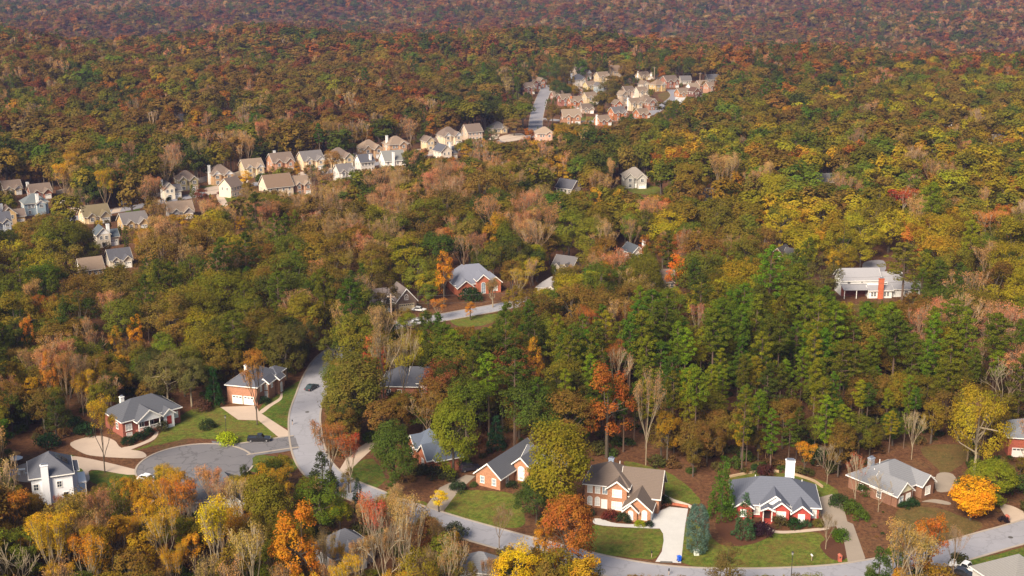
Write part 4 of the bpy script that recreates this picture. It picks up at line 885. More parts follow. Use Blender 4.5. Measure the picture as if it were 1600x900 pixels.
# swimming pool and terrace by the white house
pc = sheet('patio', [(16,735),(40,724),(56,728),(54,752),(22,750)], M_CONCT, .03)
x, y = at(16, 741); r = empty('paddling_pool', (x, y, .03), 0, label='round blue paddling pool on the patio left of the white house', cat='pool')
mb = MB(); n = 20
for i in range(n):
    a, b = 2*math.pi*i/n, 2*math.pi*(i+1)/n
    ring = [(ro, z) for ro, z in ((1.45,0),(1.5,.6),(1.38,.6),(1.38,.05))]
    q = [(ro*math.cos(t), ro*math.sin(t), z) for t in (a, b) for ro, z in ring]
    mb.add(q, [(0,4,5,1),(1,5,6,2),(2,6,7,3)])
mb.build('pool_wall', surf('paint', (.08,.25,.7)), r); MB().tube((0,0,.1),(0,0,.42),1.38,1.38,20).build('pool_water', surf('glass', (.05,.28,.55)), r)
def furn(px, py, kind, label, col=(.7,.68,.64)):
    x, y = at(px, py); a = R(rg.uniform(0,360))
    if kind == 'umbrella':
        r = empty('garden_umbrella', (x,y,.03), a, label=label, cat='umbrella'); MB().tube((0,0,0),(0,0,2.5),.04,.03).build('pole', WHITE, r); MB().tube((0,0,2.1),(0,0,2.75),1.5,.05,8).build('canopy', surf('plain', col), r)
    elif kind == 'table':
        r = empty('garden_table', (x,y,.03), a, label=label, cat='table'); MB().box(-.8,.8,-.5,.5,.7,.76).build('tabletop', surf('plain', col), r)
        for sx in (-.7,.7):
            for sy in (-.4,.4): MB().box(sx-.04,sx+.04,sy-.04,sy+.04,0,.7).build('leg', surf('plain', col), r)
    else:
        r = empty('garden_chair', (x,y,.03), a, label=label, cat='chair', group='patio chairs'); MB().box(-.3,.3,-.3,.3,.4,.48).build('seat', surf('plain', col), r); MB().box(-.3,.3,.26,.32,.48,1.05).build('backrest', surf('plain', col), r)
        for sx in (-.26,.26):
            for sy in (-.26,.26): MB().box(sx-.03,sx+.03,sy-.03,sy+.03,0,.4).build('leg', surf('plain', col), r)
furn(27, 729, 'umbrella', 'pale parasol on the patio left of the white house'); furn(34, 738, 'table', 'white table on the patio beside the paddling pool'); furn(40, 742, 'chair', 'pale patio chair right of the white table'); furn(30, 744, 'chair', 'pale patio chair in front of the white table'); furn(24, 722, 'umbrella', 'orange-brown folded parasol behind the patio', (.45,.2,.05))
# playground slide in the pine wood
x, y = at(1200, 716); r = empty('playground_slide', (x, y, 0), R(60), label='green slide on a small wooden tower at the edge of the pine wood', cat='slide')
fr = MB()
for sx in (0, 1.4):
    for sy in (-.6, .6): fr.box(sx-.07, sx+.07, sy-.07, sy+.07, 0, 3.0)
fr.box(-.1,1.5,-.7,.7,1.75,1.85); fr.build('tower_frame', P_('plain', (.30,.17,.09)), r)
MB().prism([(1.45,1.85),(4.6,.25),(5.2,.2),(5.2,.12),(4.5,.12),(1.45,1.72)], 'y', -.3,.3).prism([(1.45,2.1),(4.6,.5),(4.6,.2),(1.45,1.8)], 'y', -.36,-.3).prism([(1.45,2.1),(4.6,.5),(4.6,.2),(1.45,1.8)], 'y', .3,.36).build('slide_chute', surf('paint', (.01,.30,.10)), r)
MB().prism([(-.9,3.0),(.9,3.0),(0,3.7)], 'x', -.15, 1.55).build('roof', surf('paint', (.01,.25,.10)), r)
# drain covers and kerb inlet
def inlet(px, py, label):
    x, y = at(px, py); o = MB().box(-1.2,1.2,-.2,.2,.0,.17).build('storm_drain', surf('plain', (.09,.085,.08))); o.location = (x, y, .02); o.rotation_euler.z = R(-4); tag(o, label, 'drain')
inlet(1041, 879, 'dark storm drain slot at the foot of the white driveway')
def manhole(px, py, r_, label):
    x, y = at(px, py); o = MB().tube((0,0,0),(0,0,.03),r_,r_,14).build('manhole_cover', surf('plain', (.07,.065,.06))); o.location = (x, y, .05); tag(o, label, 'manhole cover')
manhole(480, 644, .55, 'dark manhole cover on the curving street'); manhole(1579, 840, .5, 'dark manhole cover on the road near the right edge')
# ------------------------------------------------------------------ trees: mesh generators
def quads(c, nrm, size, rng, asp=.7):
    n = len(c); ref = rng.normal(size=(n, 3)); a = np.cross(nrm, ref); a /= np.linalg.norm(a, axis=1, keepdims=True) + 1e-9
    b = np.cross(nrm, a); s = (size * rng.uniform(.6, 1.35, n))[:, None]
    a = a * s * .5; b = b * s * .5 * asp
    bend = nrm * s * .12
    v = np.stack([c - a, c - b * 1.1 + bend, c + a, c + b + bend], 1).reshape(-1, 3)
    return v
def unit(v): return v / (np.linalg.norm(v, axis=1, keepdims=True) + 1e-9)
def clumps(cen, rad, n, size, rng, flat=.8, bias=.75, up=.25, mid=None, dome=.75, rnd=.4):
    cen = np.asarray(cen, float); k = len(cen); rad = np.broadcast_to(rad, (k,))
    d = unit(rng.normal(size=(k, n, 3)).reshape(-1, 3)).reshape(k, n, 3)
    r = rad[:, None, None] * rng.uniform(.35, 1.0, (k, n, 1)) ** .6
    p = cen[:, None, :] + d * r * np.array([1, 1, flat])
    o = unit(cen - mid)[:, None, :] * dome if mid is not None else 0
    nr = unit((d * bias + o + rng.normal(size=(k, n, 3)) * rnd + np.array([0, 0, up])).reshape(-1, 3))
    return quads(p.reshape(-1, 3), nr, size, rng)
def tree_mesh(name, leaf_v, mb, mats, leaf_first=True):
    me = bpy.data.meshes.new(name); nl = len(leaf_v)
    tv = np.array(mb.v, float).reshape(-1, 3) if mb else np.zeros((0, 3)); 
    v = np.concatenate([leaf_v, tv]) if nl else tv
    lf = (np.arange(nl).reshape(-1, 4)).tolist(); tf = [tuple(nl + i for i in f) for f in mb.f] if mb else []
    me.from_pydata(v.tolist(), [], lf + tf)
    for m in mats: me.materials.append(m)
    if len(mats) > 1: me.polygons.foreach_set('material_index', [0] * len(lf) + [1] * len(tf))
    me.update(); return me
def limb(mb, p, d, L, r, rng, depth, ends, up=.25, n=5, spread=.55, minr=.05, kids=3, seg=2, curve=.18, shrink=.68):
    p = np.array(p, float); d = np.array(d, float); d /= np.linalg.norm(d)
    for i in range(seg):
        q = p + d * L / seg; r1 = r * (1 - .28 / seg * (1))
        mb.tube(p, q, max(r, minr), max(r1, minr * .8), n if depth > 1 else 3)
        p = q; r = r1; d = d + rng.normal(size=3) * curve + np.array([0, 0, up * .3]); d /= np.linalg.norm(d)
    if depth == 0: ends.append(p); return
    for i in range(kids):
        a = rng.normal(size=3); a -= a.dot(d) * d; a /= np.linalg.norm(a)
        nd_ = d + a * spread * rng.uniform(.6, 1.3) + np.array([0, 0, up])
        limb(mb, p, nd_, L * shrink * rng.uniform(.8, 1.2), r * .66, rng, depth - 1, ends, up, n, spread, minr, kids, seg, curve, shrink)
    if depth <= 2: ends.append(p)
def broadleaf(seed, H=16, Rr=5.2, n=48, per=85, size=.42, z0=.25, lod=0, crad=1.5, spread=.45, open_=0.0):
    rng = np.random.default_rng(seed); mb = MB()
    zc = H * (1 + z0) / 2; hz = H * (1 - z0) / 2
    # a few big lobes make the outline uneven, small clumps cover them
    nl = 6; lob = unit(rng.normal(size=(nl, 3))) * np.array([Rr * spread, Rr * spread, hz * spread * .93]); lr = rng.uniform(.50, .72, nl)
    lob = np.concatenate([lob, [[0, 0, hz * .25]]]); lr = np.append(lr, .7)
    cen = []
    while len(cen) < n:
        i = rng.integers(len(lob)); d = rng.normal(size=3); d /= np.linalg.norm(d)
        if d[2] < -.35 and rng.random() < .75: continue
        q = lob[i] + d * np.array([Rr * lr[i], Rr * lr[i], hz * lr[i]]) * rng.uniform(.72, 1.0)
        e = (q / np.array([Rr, Rr, hz])); 
        inner = min(np.linalg.norm((q - lob[j]) / np.array([Rr * lr[j], Rr * lr[j], hz * lr[j]])) for j in range(len(lob)))
        if inner < .62: continue
        if rng.random() < open_ * .5: continue
        cen.append(q + np.array([0, 0, zc]))
    cen = np.array(cen)
    lv = clumps(cen, rng.uniform(.7, 1.25, n) * crad, per, size, rng, bias=(.6, .6, .45)[lod], mid=np.array([0, 0, zc - hz * .35]), dome=(.8, 1.1, 1.5)[lod], rnd=(.4, .28, .2)[lod])
    # trunk and main limbs
    tr = .022 * H
    top = zc + hz * .2
    mb.tube((0,0,-.4), (rng.uniform(-.2,.2), rng.uniform(-.2,.2), H*.3), tr, tr*.75, 7 if not lod else 4)
    base = np.array([0, 0, H*.28]); k = 10 if not lod else (4 if lod == 1 else 0)
    mb.tube(base, (0, 0, top), tr*.75, tr*.3, 5 if not lod else 3)
    for i in rng.choice(n, min(k, n), replace=False):
        b = np.array([0, 0, rng.uniform(H*.26, zc)]); m = (b + cen[i]) / 2 + rng.normal(size=3) * .4
        mb.tube(b, m, tr*.42, tr*.28, 5 if not lod else 3).tube(m, cen[i], tr*.28, tr*.08, 4 if not lod else 3)
    return lv, mb
def pine(seed, H=24, Rr=3.0, lod=0, full=.5):
    rng = np.random.default_rng(seed); mb = MB(); tr = .0115 * H
    lean = rng.uniform(-.5, .5, 2)
    ax = lambda z: np.array([lean[0]*(z/H)**2, lean[1]*(z/H)**2, z])
    segs = 4
    for i in range(segs):
        mb.tube(ax(H*i/segs - (.4 if i == 0 else 0)), ax(H*(i+1)/segs), tr*(1-.2*i), tr*(1-.2*(i+1)) if i < segs-1 else .05, 6 if lod == 0 else 4)
    cen = []; rad = []; nb = 34 if lod == 0 else (20 if lod == 1 else 9)
    for i in range(nb):
        u = (i + rng.random()) / nb; z = H * (1 - full + full * u * .99)
        prof = math.sin(math.pi * min(1, (u * .82 + .14))) ** .75
        R_ = Rr * prof * rng.uniform(.55, 1.15); a = i * 2.4 + rng.uniform(-.5, .5)
        for k in ((.55, 1.0) if lod == 0 else (.75,)):
            c = ax(z) + np.array([math.cos(a) * R_ * k, math.sin(a) * R_ * k, R_ * .22 * k + rng.uniform(-.2, .2)]); cen.append(c); rad.append((.85 if k < 1 else 1.05) * rng.uniform(.75, 1.2) * (1 - .35 * u))
        if lod < 2: mb.tube(ax(z - R_ * .15), c, .075, .03, 3)
    cen.append(ax(H)); rad.append(.7)
    for i in range(5 if lod == 0 else 0):
        z = H * rng.uniform(.28, 1 - full); a = rng.uniform(0, 6.28); mb.tube(ax(z), ax(z) + np.array([math.cos(a), math.sin(a), .15]) * rng.uniform(.6, 1.6), .05, .02, 3)
    rad = np.array(rad) * (1 if lod == 0 else 1.3 if lod == 1 else 1.9)
    lv = clumps(cen, rad, (75, 42, 24)[lod], (.34, .62, 1.1)[lod], rng, flat=.72, bias=.6, up=.35)
    return lv, mb
def bare(seed, H=16, lod=0, leaves=1.0, wide=.55, minr=.045, upr=.35):
    rng = np.random.default_rng(seed); mb = MB(); ends = []; tr = .0125 * H
    mb.tube((0,0,-.4), (0,0,H*.26), tr, tr*.8, 6 if not lod else 4)
    k = 4 if not lod else 3
    for i in range(k):
        a = 6.28 * i / k + rng.uniform(-.5, .5)
        limb(mb, (0, 0, H * rng.uniform(.2, .34)), (math.cos(a)*wide, math.sin(a)*wide, 1), H*.27, tr*.58, rng, (3, 2, 1)[lod], ends, upr, 5, wide*.85, (minr, .09, .17)[lod], 3, 2, .13, .72)
    limb(mb, (0, 0, H*.26), (0, 0, 1), H*.3, tr*.7, rng, (3, 2, 1)[lod], ends, upr, 5, wide*.8, (minr, .09, .17)[lod], 3, 2, .1, .72)
    ends = np.array(ends); zmax = ends[:, 2].max(); s = H / zmax
    mb.v = [(x*(.5+.5*s), y*(.5+.5*s), z*s if z > 0 else z) for x, y, z in mb.v]; ends = ends * np.array([.5+.5*s, .5+.5*s, s])
    if leaves > 0:
        m = max(4, int(len(ends) * min(1, leaves))); e = ends[rng.choice(len(ends), m, replace=False)]
        per = int((20, 15, 13)[lod] * max(leaves, 1))
        lv = clumps(e, (.8, 1.0, 1.6)[lod], per, (.19, .38, .8)[lod], rng, flat=.9)
    else: lv = np.zeros((0, 3))
    return lv, mb
def cone(seed, H=11, Rr=2.6, col=0, per=30, size=.28, power=.85, blunt=.0, n=170):
    rng = np.random.default_rng(seed); mb = MB(); cen = []
    for i in range(n):
        u = 1 - math.sqrt(rng.random()) if not blunt else rng.random() ** .8 * .97; a = rng.uniform(0, 6.28)
        r = Rr * ((1 - u) ** power if not blunt else math.sqrt(max(0, 1 - ((u - .28) / .74) ** 2)) if u > .28 else .82 + .18 * u / .28) * rng.uniform(.78, 1.0)
        cen.append((math.cos(a) * r, math.sin(a) * r, H * (.05 + .95 * u)))
    lv = clumps(cen, .5 * (Rr / 2.6) ** .5, per, size, rng, flat=1.1, bias=.8)
    mb.tube((0,0,-.3), (0,0,H*.93), .016*H, .03, 6)
    return lv, mb
def bush(seed, Rr=1.2, hz=1.0, n=26, per=45, size=.17):
    rng = np.random.default_rng(seed); d = unit(rng.normal(size=(n, 3))); d[:, 2] = np.abs(d[:, 2]); cen = d * np.array([Rr, Rr, hz]) * .8 + np.array([0, 0, hz * .3])
    mb = MB()
    for i in range(5): mb.tube((0,0,-.1), cen[i], .05, .02, 4)
    return clumps(cen, .42 * Rr, per, size, rng), mb

PROTO = {}
def proto(key, gen):
    lv, mb = gen; PROTO[key] = (tree_mesh('crown', lv, None, [LEAF_OBJ]) if len(lv) else None, tree_mesh('trunk', np.zeros((0, 3)), mb, [BARK])); 
    h = max([p[2] for p in mb.v] + ([lv[:, 2].max()] if len(lv) else [0])); PH[key] = h
PH = {}
for i in range(7): proto(f'b{i}', broadleaf(10 + i, H=16, Rr=(5.2,4.6,5.8,4.2,5.0,6.2,4.4)[i], n=(52,46,60,44,50,64,44)[i], per=130, size=.31, z0=(.18,.16,.2,.12,.22,.2,.08)[i], crad=(1.5,1.35,1.55,1.3,1.4,1.6,1.25)[i]))
for i in range(3): proto(f's{i}', broadleaf(40 + i, H=15, Rr=3.2, n=36, per=95, z0=.18, crad=1.0, size=.29))         # slim crowns
for i in range(6): proto(f'p{i}', pine(20 + i, H=24, Rr=(3.2,2.7,3.5,3.0,3.9,2.6)[i], full=(.52,.45,.62,.40,.55,.68)[i]))
for i in range(5): proto(f't{i}', bare(30 + i, leaves=(.8,.4,1.1,.8,1.5)[i], wide=(.30,.40,.28,.48,.36)[i], upr=(.5,.42,.55,.36,.48)[i]))
for i in range(2): proto(f'w{i}', bare(60 + i, leaves=0, wide=.75, upr=.12, minr=.055))
proto('orn', broadleaf(71, H=9, Rr=4.6, n=120, per=80, size=.30, z0=.06, crad=.95, spread=.12))
for i in range(3): proto(f'd{i}', broadleaf(76 + i, H=14, Rr=5.4, n=120, per=110, size=.29, z0=.04, crad=1.25, spread=.36))
proto('thuja', cone(72, H=13, Rr=3.2)); proto('spruce', cone(73, H=10.5, Rr=2.7, blunt=1, per=30, n=300, size=.24)); proto('youngspruce', cone(74, H=10, Rr=2.8, power=.9, n=90, per=34)); proto('darkcone', cone(75, H=11, Rr=2.6, n=140))
for i in range(3): proto(f'u{i}', bush(80 + i))

def mk_tree(kind, key, x, y, z, h, col, bark, label, cat, group=None, wide=1.0, rz=None):
    cm, tm = PROTO[key]; s = h / PH[key]
    r = link(kind, None); r.location = (x, y, z - .05); r.rotation_euler = (0, 0, rg.uniform(0, 6.28) if rz is None else rz); r.scale = (s * wide, s * wide, s); r.empty_display_size = .5
    tag(r, label, cat, group)
    if cm: c = link('crown' if cat != 'bush' else 'foliage', cm, r); c.color = (*col, 1)
    t = link('trunk' if cat != 'bush' else 'stem', tm, r); t.color = (*bark, 1)
    return r
# base colours of the foliage
PAL = {'p': (.118,.145,.006), 'q': (.066,.086,.006), 'g': (.050,.062,.008), 'o': (.120,.112,.010), 'y': (.24,.19,.010), 'a': (.33,.175,.012), 'r': (.24,.088,.014),
       'm': (.14,.048,.016), 'b': (.150,.092,.016), 't': (.36,.21,.07), 'k': (.38,.17,.07), 'e': (.43,.26,.012), 'w': (.30,.24,.17)}
BK_ = {'pine': (.17,.115,.085), 'broad': (.12,.095,.07), 'bare': (.32,.225,.14), 'pale': (.37,.30,.20)}
KIND = {'p': 'pine', 'q': 'pine', 'g': 'broad', 'o': 'broad', 'y': 'broad', 'a': 'slim', 'r': 'slim', 'm': 'broad', 'b': 'broad', 't': 'bare', 'k': 'bare', 'e': 'bare', 'w': 'white'}
# ---- single trees one can point to in the photograph: (px, py of the base, crown top py, crown width px, proto, colour, bark, name, category, label)
HERO = [
 (1516,813,745,70,'orn',(.60,.27,.010),'broad','broadleaf_tree','tree','round golden-orange tree by the road, brightest on the right'),
 (1548,786,718,84,'d0',(.17,.185,.012),'broad','broadleaf_tree','tree','wide yellow-green tree directly behind the round golden-orange one'),
 (1089,862,787,38,'spruce',(.085,.14,.105),'broad','blue_spruce','conifer','plump blue-grey spruce right of the white driveway'),
 (1127,810,712,48,'thuja',(.060,.115,.010),'broad','thuja_tree','conifer','tall bright green cone-shaped conifer left of the red brick house'),
 (1162,840,768,40,'youngspruce',(.045,.095,.035),'broad','young_spruce','conifer','small airy green spruce in the bed in front of the red brick house'),
 (336,634,571,30,'darkcone',(.018,.055,.010),'broad','cone_conifer','conifer','dark green pointed conifer left of the house with two garage doors'),
 (868,806,652,112,'d1',(.175,.145,.010),'broad','broadleaf_tree','tree','big olive-gold oak between the two orange brick houses'),
 (838,818,742,66,'d2',(.050,.075,.014),'broad','broadleaf_tree','tree','dark green bushy tree at the lower left foot of the big olive-gold oak'),
 (888,912,768,92,'d0',(.30,.105,.018),'broad','broadleaf_tree','tree','rusty orange-brown tree at the kerb below the big olive-gold oak'),
 (806,950,846,84,'b0',(.52,.33,.008),'broad','broadleaf_tree','tree','bright yellow tree at the bottom edge right of centre'),
 (1137,945,848,66,'b3',(.12,.085,.025),'broad','broadleaf_tree','tree','brown-green tree at the bottom edge below the young spruce'),
 (617,772,650,78,'d2',(.060,.085,.012),'broad','broadleaf_tree','tree','round dark green tree left of the blue-roofed brick house'),
 (708,744,620,80,'d0',(.135,.150,.010),'broad','broadleaf_tree','tree','round yellow-green tree right of the blue-roofed brick house'),
 (448,592,505,64,'d0',(.085,.075,.014),'broad','broadleaf_tree','tree','dark olive tree left of the top of the curving street'),
 (524,590,512,52,'b3',(.12,.115,.014),'broad','broadleaf_tree','tree','olive tree closing the top of the curving street'),
 (475,572,500,54,'b0',(.055,.06,.014),'broad','broadleaf_tree','tree','dark tree behind the top of the curving street'),
 (556,678,545,104,'d1',(.120,.105,.015),'broad','broadleaf_tree','tree','large olive oak right of the curving street'),
 (600,662,510,60,'t0',(.22,.14,.05),'pale','bare_tree','tree','tall half-bare tan tree in front of the hidden dark roof'),
 (632,640,505,50,'t3',(.24,.15,.06),'pale','bare_tree','tree','half-bare tree just right of the tallest tan one by the hidden dark roof'),
 (585,640,520,42,'s0',(.36,.085,.03),'broad','broadleaf_tree','tree','slim reddish-orange tree at the top of the large olive oak'),
 (402,664,543,46,'t4',(.33,.15,.02),'broad','bare_tree','tree','amber tree with a long thin trunk in front of the two white garage doors'),
 (164,738,620,48,'t4',(.40,.25,.012),'broad','bare_tree','tree','golden slim tree with a long trunk on the left driveway'),
 (264,640,545,66,'b2',(.15,.12,.035),'pale','bare_tree','tree','olive-tan tree with pale limbs behind the left green lawn'),
 (300,636,553,62,'b2',(.125,.115,.03),'pale','broadleaf_tree','tree','greyish olive tree left of the dark pointed conifer'),
 (235,620,548,56,'b0',(.075,.07,.018),'broad','broadleaf_tree','tree','dark olive tree behind the white porch house roof'),
 (505,770,704,52,'darkcone',(.035,.045,.015),'broad','cone_conifer','conifer','ragged dark evergreen beside the street below the junction'),
 (518,764,655,56,'t4',(.30,.12,.03),'pale','bare_tree','tree','orange-tipped half-bare tree hanging over the street junction'),
 (548,770,672,40,'t2',(.36,.085,.025),'pale','bare_tree','tree','reddish half-bare tree right of the orange-tipped one'),
 (686,800,764,32,'s1',(.62,.42,.008),'broad','broadleaf_tree','tree','small vivid yellow tree by the worn driveway in the centre'),
 (780,856,788,46,'t3',(.20,.11,.05),'bare','bare_tree','tree','bare brownish tree on the road edge below the centre lawn'),
 (1335,792,706,46,'t1',(.34,.09,.04),'pale','bare_tree','tree','bare pale tree with a red tip left of the brown brick house'),
 (1292,757,690,44,'w0',(.2,.15,.1),'pale','bare_tree','tree','pair-stemmed pale bare tree behind the red house driveway'),
 (1424,718,640,40,'t1',(.36,.26,.10),'pale','bare_tree','tree','slender pale bare tree behind the brown brick house'),
 (1372,800,738,42,'w1',(.2,.15,.1),'pale','bare_tree','tree','pale bare tree in front of the left wall of the brown brick house'),
 (1290,858,800,40,'t1',(.20,.14,.07),'pale','bare_tree','tree','low leaning bare tree on the brown patch by the red brick pier'),
 (1520,752,598,96,'b2',(.27,.20,.012),'pale','broadleaf_tree','tree','tall gold-olive tree at right with pale limbs showing'),
 (1562,660,560,84,'w0',(.3,.25,.16),'pale','bare_tree','tree','wide pale leafless tree near the right edge above the gold-olive one'),
 (1256,742,690,34,'t4',(.55,.24,.010),'broad','bare_tree','tree','small glowing orange tree behind the tall white chimney'),
 (1370,940,852,52,'darkcone',(.05,.085,.015),'broad','cone_conifer','conifer','dark green conifer at the bottom edge left of the tan bare trees'),
 (1398,950,805,66,'t0',(.36,.22,.06),'pale','bare_tree','tree','tall tan half-bare tree at the bottom right, left of the rusty one'),
 (1445,925,800,54,'s2',(.36,.11,.015),'broad','broadleaf_tree','tree','rust-coloured tree at the bottom right above the road'),
 (1425,955,822,60,'t2',(.36,.24,.07),'pale','bare_tree','tree','sandy half-bare tree in front of the rust-coloured one, bottom right'),
 (1488,905,820,46,'t1',(.30,.17,.08),'bare','bare_tree','tree','fine-twigged bare tree left of the white pickup'),
 (1057,470,395,46,'s1',(.52,.14,.012),'broad','broadleaf_tree','tree','vivid orange tree in the middle wood right of centre'),
 (694,480,388,30,'s0',(.50,.20,.012),'broad','broadleaf_tree','tree','amber-orange narrow tree left of the many-gabled brick house'),
 (1408,484,378,70,'p4',(.16,.14,.014),'pine','pine_tree','pine tree','broad yellow-green pine in front of the right end of the white farmhouse'),
 (1283,475,395,62,'b3',(.10,.085,.018),'broad','broadleaf_tree','tree','round brown-olive tree left of the white farmhouse'),
 (684,500,466,28,'t4',(.48,.18,.02),'pale','bare_tree','tree','small orange tree left of the pale little road'),
 (735,500,470,22,'s0',(.46,.19,.015),'broad','broadleaf_tree','tree','small amber tree at the right end of the pale little road'),
 (635,528,488,38,'b1',(.17,.19,.012),'broad','broadleaf_tree','tree','yellow-green rounded tree below the brown house'),
 (770,480,436,54,'t2',(.24,.15,.045),'pale','bare_tree','tree','tan twiggy tree right of the many-gabled brick house'),
 (812,470,418,36,'t4',(.36,.24,.025),'pale','bare_tree','tree','pale gold slim tree right of the many-gabled house'),
 (735,470,448,40,'u0',(.025,.05,.012),'broad','shrub','bush','dark evergreen thicket below the many-gabled brick house'),
 (601,500,428,46,'b6',(.085,.06,.016),'broad','broadleaf_tree','tree','dark olive tree left of the brown house'),
 (384,295,266,26,'s1',(.55,.30,.012),'broad','broadleaf_tree','tree','golden yellow tree among the houses of the left row'),
 (316,320,294,28,'b1',(.16,.045,.02),'broad','broadleaf_tree','tree','round red-brown tree in front of the olive two-gabled house'),
 (280,372,334,40,'t4',(.50,.28,.012),'broad','bare_tree','tree','golden tree below the grey gabled house'),
 (377,372,336,24,'s0',(.50,.27,.012),'broad','broadleaf_tree','tree','slim golden tree below the big white-gabled house'),
 (466,290,250,16,'s0',(.40,.20,.02),'broad','broadleaf_tree','tree','narrow amber tree left of the tan house at the bend'),
 (520,270,232,34,'b1',(.26,.14,.03),'broad','broadleaf_tree','tree','amber-olive tree in front of the upper row houses'),
 (657,228,203,22,'b3',(.07,.09,.015),'broad','broadleaf_tree','tree','round green tree between upper row houses'),
 (803,212,184,34,'b1',(.22,.13,.035),'broad','broadleaf_tree','tree','tawny round tree left of the straight road'),
 (768,235,196,26,'b3',(.05,.07,.018),'broad','broadleaf_tree','tree','dark green tree at the right end of the upper row'),
 (949,165,118,36,'b3',(.11,.085,.02),'broad','broadleaf_tree','tree','tall olive-brown tree in the centre of the far cluster'),
 (935,176,146,24,'b3',(.03,.06,.015),'broad','broadleaf_tree','tree','dark green tree left of the vivid orange house'),
 (875,160,124,38,'b0',(.045,.07,.015),'broad','broadleaf_tree','tree','round dark green tree right of the straight road'),
 (860,140,88,30,'b3',(.06,.085,.015),'broad','broadleaf_tree','tree','tall dark green tree at the top of the straight road'),
 (878,136,92,26,'b1',(.11,.095,.02),'broad','broadleaf_tree','tree','tall olive tree right of the one at the top of the straight road'),
 (985,140,115,32,'b3',(.035,.05,.015),'broad','broadleaf_tree','tree','dark pine-green clump in the upper far cluster'),
 (857,200,170,18,'s1',(.18,.10,.03),'broad','broadleaf_tree','tree','brownish tree on the right kerb of the straight road'),
 (1426,412,350,40,'s2',(.52,.17,.03),'broad','broadleaf_tree','tree','salmon-orange tree behind the broad yellow-green pine'),
 (1545,400,326,56,'t4',(.50,.19,.05),'pale','bare_tree','tree','large salmon half-bare tree at the right edge'),
 (1405,360,290,44,'t2',(.40,.06,.02),'pale','bare_tree','tree','scarlet-topped tree in the right-hand woods'),
 (1060,470,410,20,'s0',(.42,.10,.012),'broad','broadleaf_tree','tree','narrow rusty stem beside the vivid orange tree'),
 (1430,560,478,40,'t1',(.44,.13,.07),'pale','bare_tree','tree','pinkish bare tree standing among the pines at right'),
 (1535,560,490,40,'t1',(.42,.13,.08),'pale','bare_tree','tree','pink bare tree among pines near the right edge'),
 (1090,545,470,36,'t0',(.34,.13,.07),'pale','bare_tree','tree','rosy bare tree rising above the pine wood, centre right'),
 (965,640,540,64,'t1',(.30,.14,.06),'pale','bare_tree','tree','tan bare-topped tree behind the rust-red oak'),
 (948,715,568,80,'b6',(.27,.085,.014),'broad','broadleaf_tree','tree','rust-red oak at the edge of the pine wood'),
 (1009,727,570,26,'t3',(.36,.20,.08),'pale','bare_tree','tree','very slender tan tree at the front edge of the pine wood'),
 (836,625,525,28,'s1',(.50,.24,.02),'broad','broadleaf_tree','tree','pointed golden tree above the big olive-gold oak'),
 (216,560,490,26,'s0',(.50,.21,.012),'broad','broadleaf_tree','tree','bright orange slim tree in the left wood'),
 (182,575,508,26,'s1',(.36,.19,.015),'broad','broadleaf_tree','tree','gold-olive slim tree left of the bright orange one, left wood'),
 (48,575,490,18,'s2',(.46,.17,.02),'broad','broadleaf_tree','tree','narrow orange tree at far left of the left wood'),
 (108,655,548,34,'t4',(.33,.15,.045),'bare','bare_tree','tree','tan-orange tall tree at the left wood edge'),
 (85,650,545,26,'s1',(.38,.14,.02),'broad','broadleaf_tree','tree','orange-topped slim tree at the left wood edge'),
 (355,185,172,26,'b1',(.50,.23,.02),'broad','broadleaf_tree','tree','golden tree in the left-hand far forest'),
 (240,888,775,52,'t4',(.52,.28,.010),'broad','bare_tree','tree','gold-leaved slim tree, tallest of the bottom left corner'),
 (262,905,792,60,'t4',(.42,.25,.02),'pale','bare_tree','tree','pale-limbed yellow tree right of the tallest gold one, bottom left'),
 (342,940,770,70,'t2',(.52,.38,.010),'pale','bare_tree','tree','lemon-yellow half-bare tree with forked pale stems, bottom left'),
 (398,960,815,70,'t0',(.36,.25,.06),'pale','bare_tree','tree','sandy bare tree right of the lemon-yellow one'),
 (471,945,782,82,'b6',(.42,.155,.012),'broad','broadleaf_tree','tree','orange tree at the bottom left of centre'),
 (420,860,732,86,'d2',(.15,.125,.012),'broad','broadleaf_tree','tree','wide olive tree below the round turnaround'),
 (288,860,745,60,'t4',(.42,.15,.02),'pale','bare_tree','tree','orange-tipped half-bare tree below the parked white car'),
 (190,850,742,64,'b3',(.13,.12,.015),'pale','broadleaf_tree','tree','olive tree with pale limbs just right of the white house'),
 (92,945,800,60,'t4',(.46,.29,.012),'pale','bare_tree','tree','yellow half-bare tree in the bottom left corner'),
 (30,880,760,60,'t4',(.40,.16,.02),'broad','bare_tree','tree','orange-brown tree at the left edge below the patio'),
 (145,960,828,56,'t2',(.46,.20,.012),'pale','bare_tree','tree','amber half-bare tree at the bottom, right of the corner yellow one'),
 (30,960,845,80,'w1',(.3,.2,.1),'pale','bare_tree','tree','pale leafless spreading tree in the bottom left corner'),
 (600,960,795,80,'w0',(.3,.2,.1),'pale','bare_tree','tree','large pale leafless tree at the bottom, left of centre'),
 (640,940,770,70,'t0',(.32,.20,.07),'pale','bare_tree','tree','tall sandy bare tree at the bottom centre'),
 (585,900,768,50,'t2',(.40,.10,.04),'pale','bare_tree','tree','reddish-topped bare tree right of the small grey roof'),
 (700,965,830,70,'t3',(.30,.17,.06),'pale','bare_tree','tree','tan bare tree left of the pale grey roof at the bottom'),
 (655,985,860,84,'b0',(.19,.14,.012),'broad','broadleaf_tree','tree','olive-gold tree cut by the bottom edge near the centre'),
 (545,960,870,60,'t4',(.46,.28,.012),'pale','bare_tree','tree','yellow tree cut by the bottom edge below the grey roof'),
 (512,925,822,44,'t0',(.30,.20,.07),'pale','bare_tree','tree','thin sandy bare tree left of the small grey roof, bottom'),
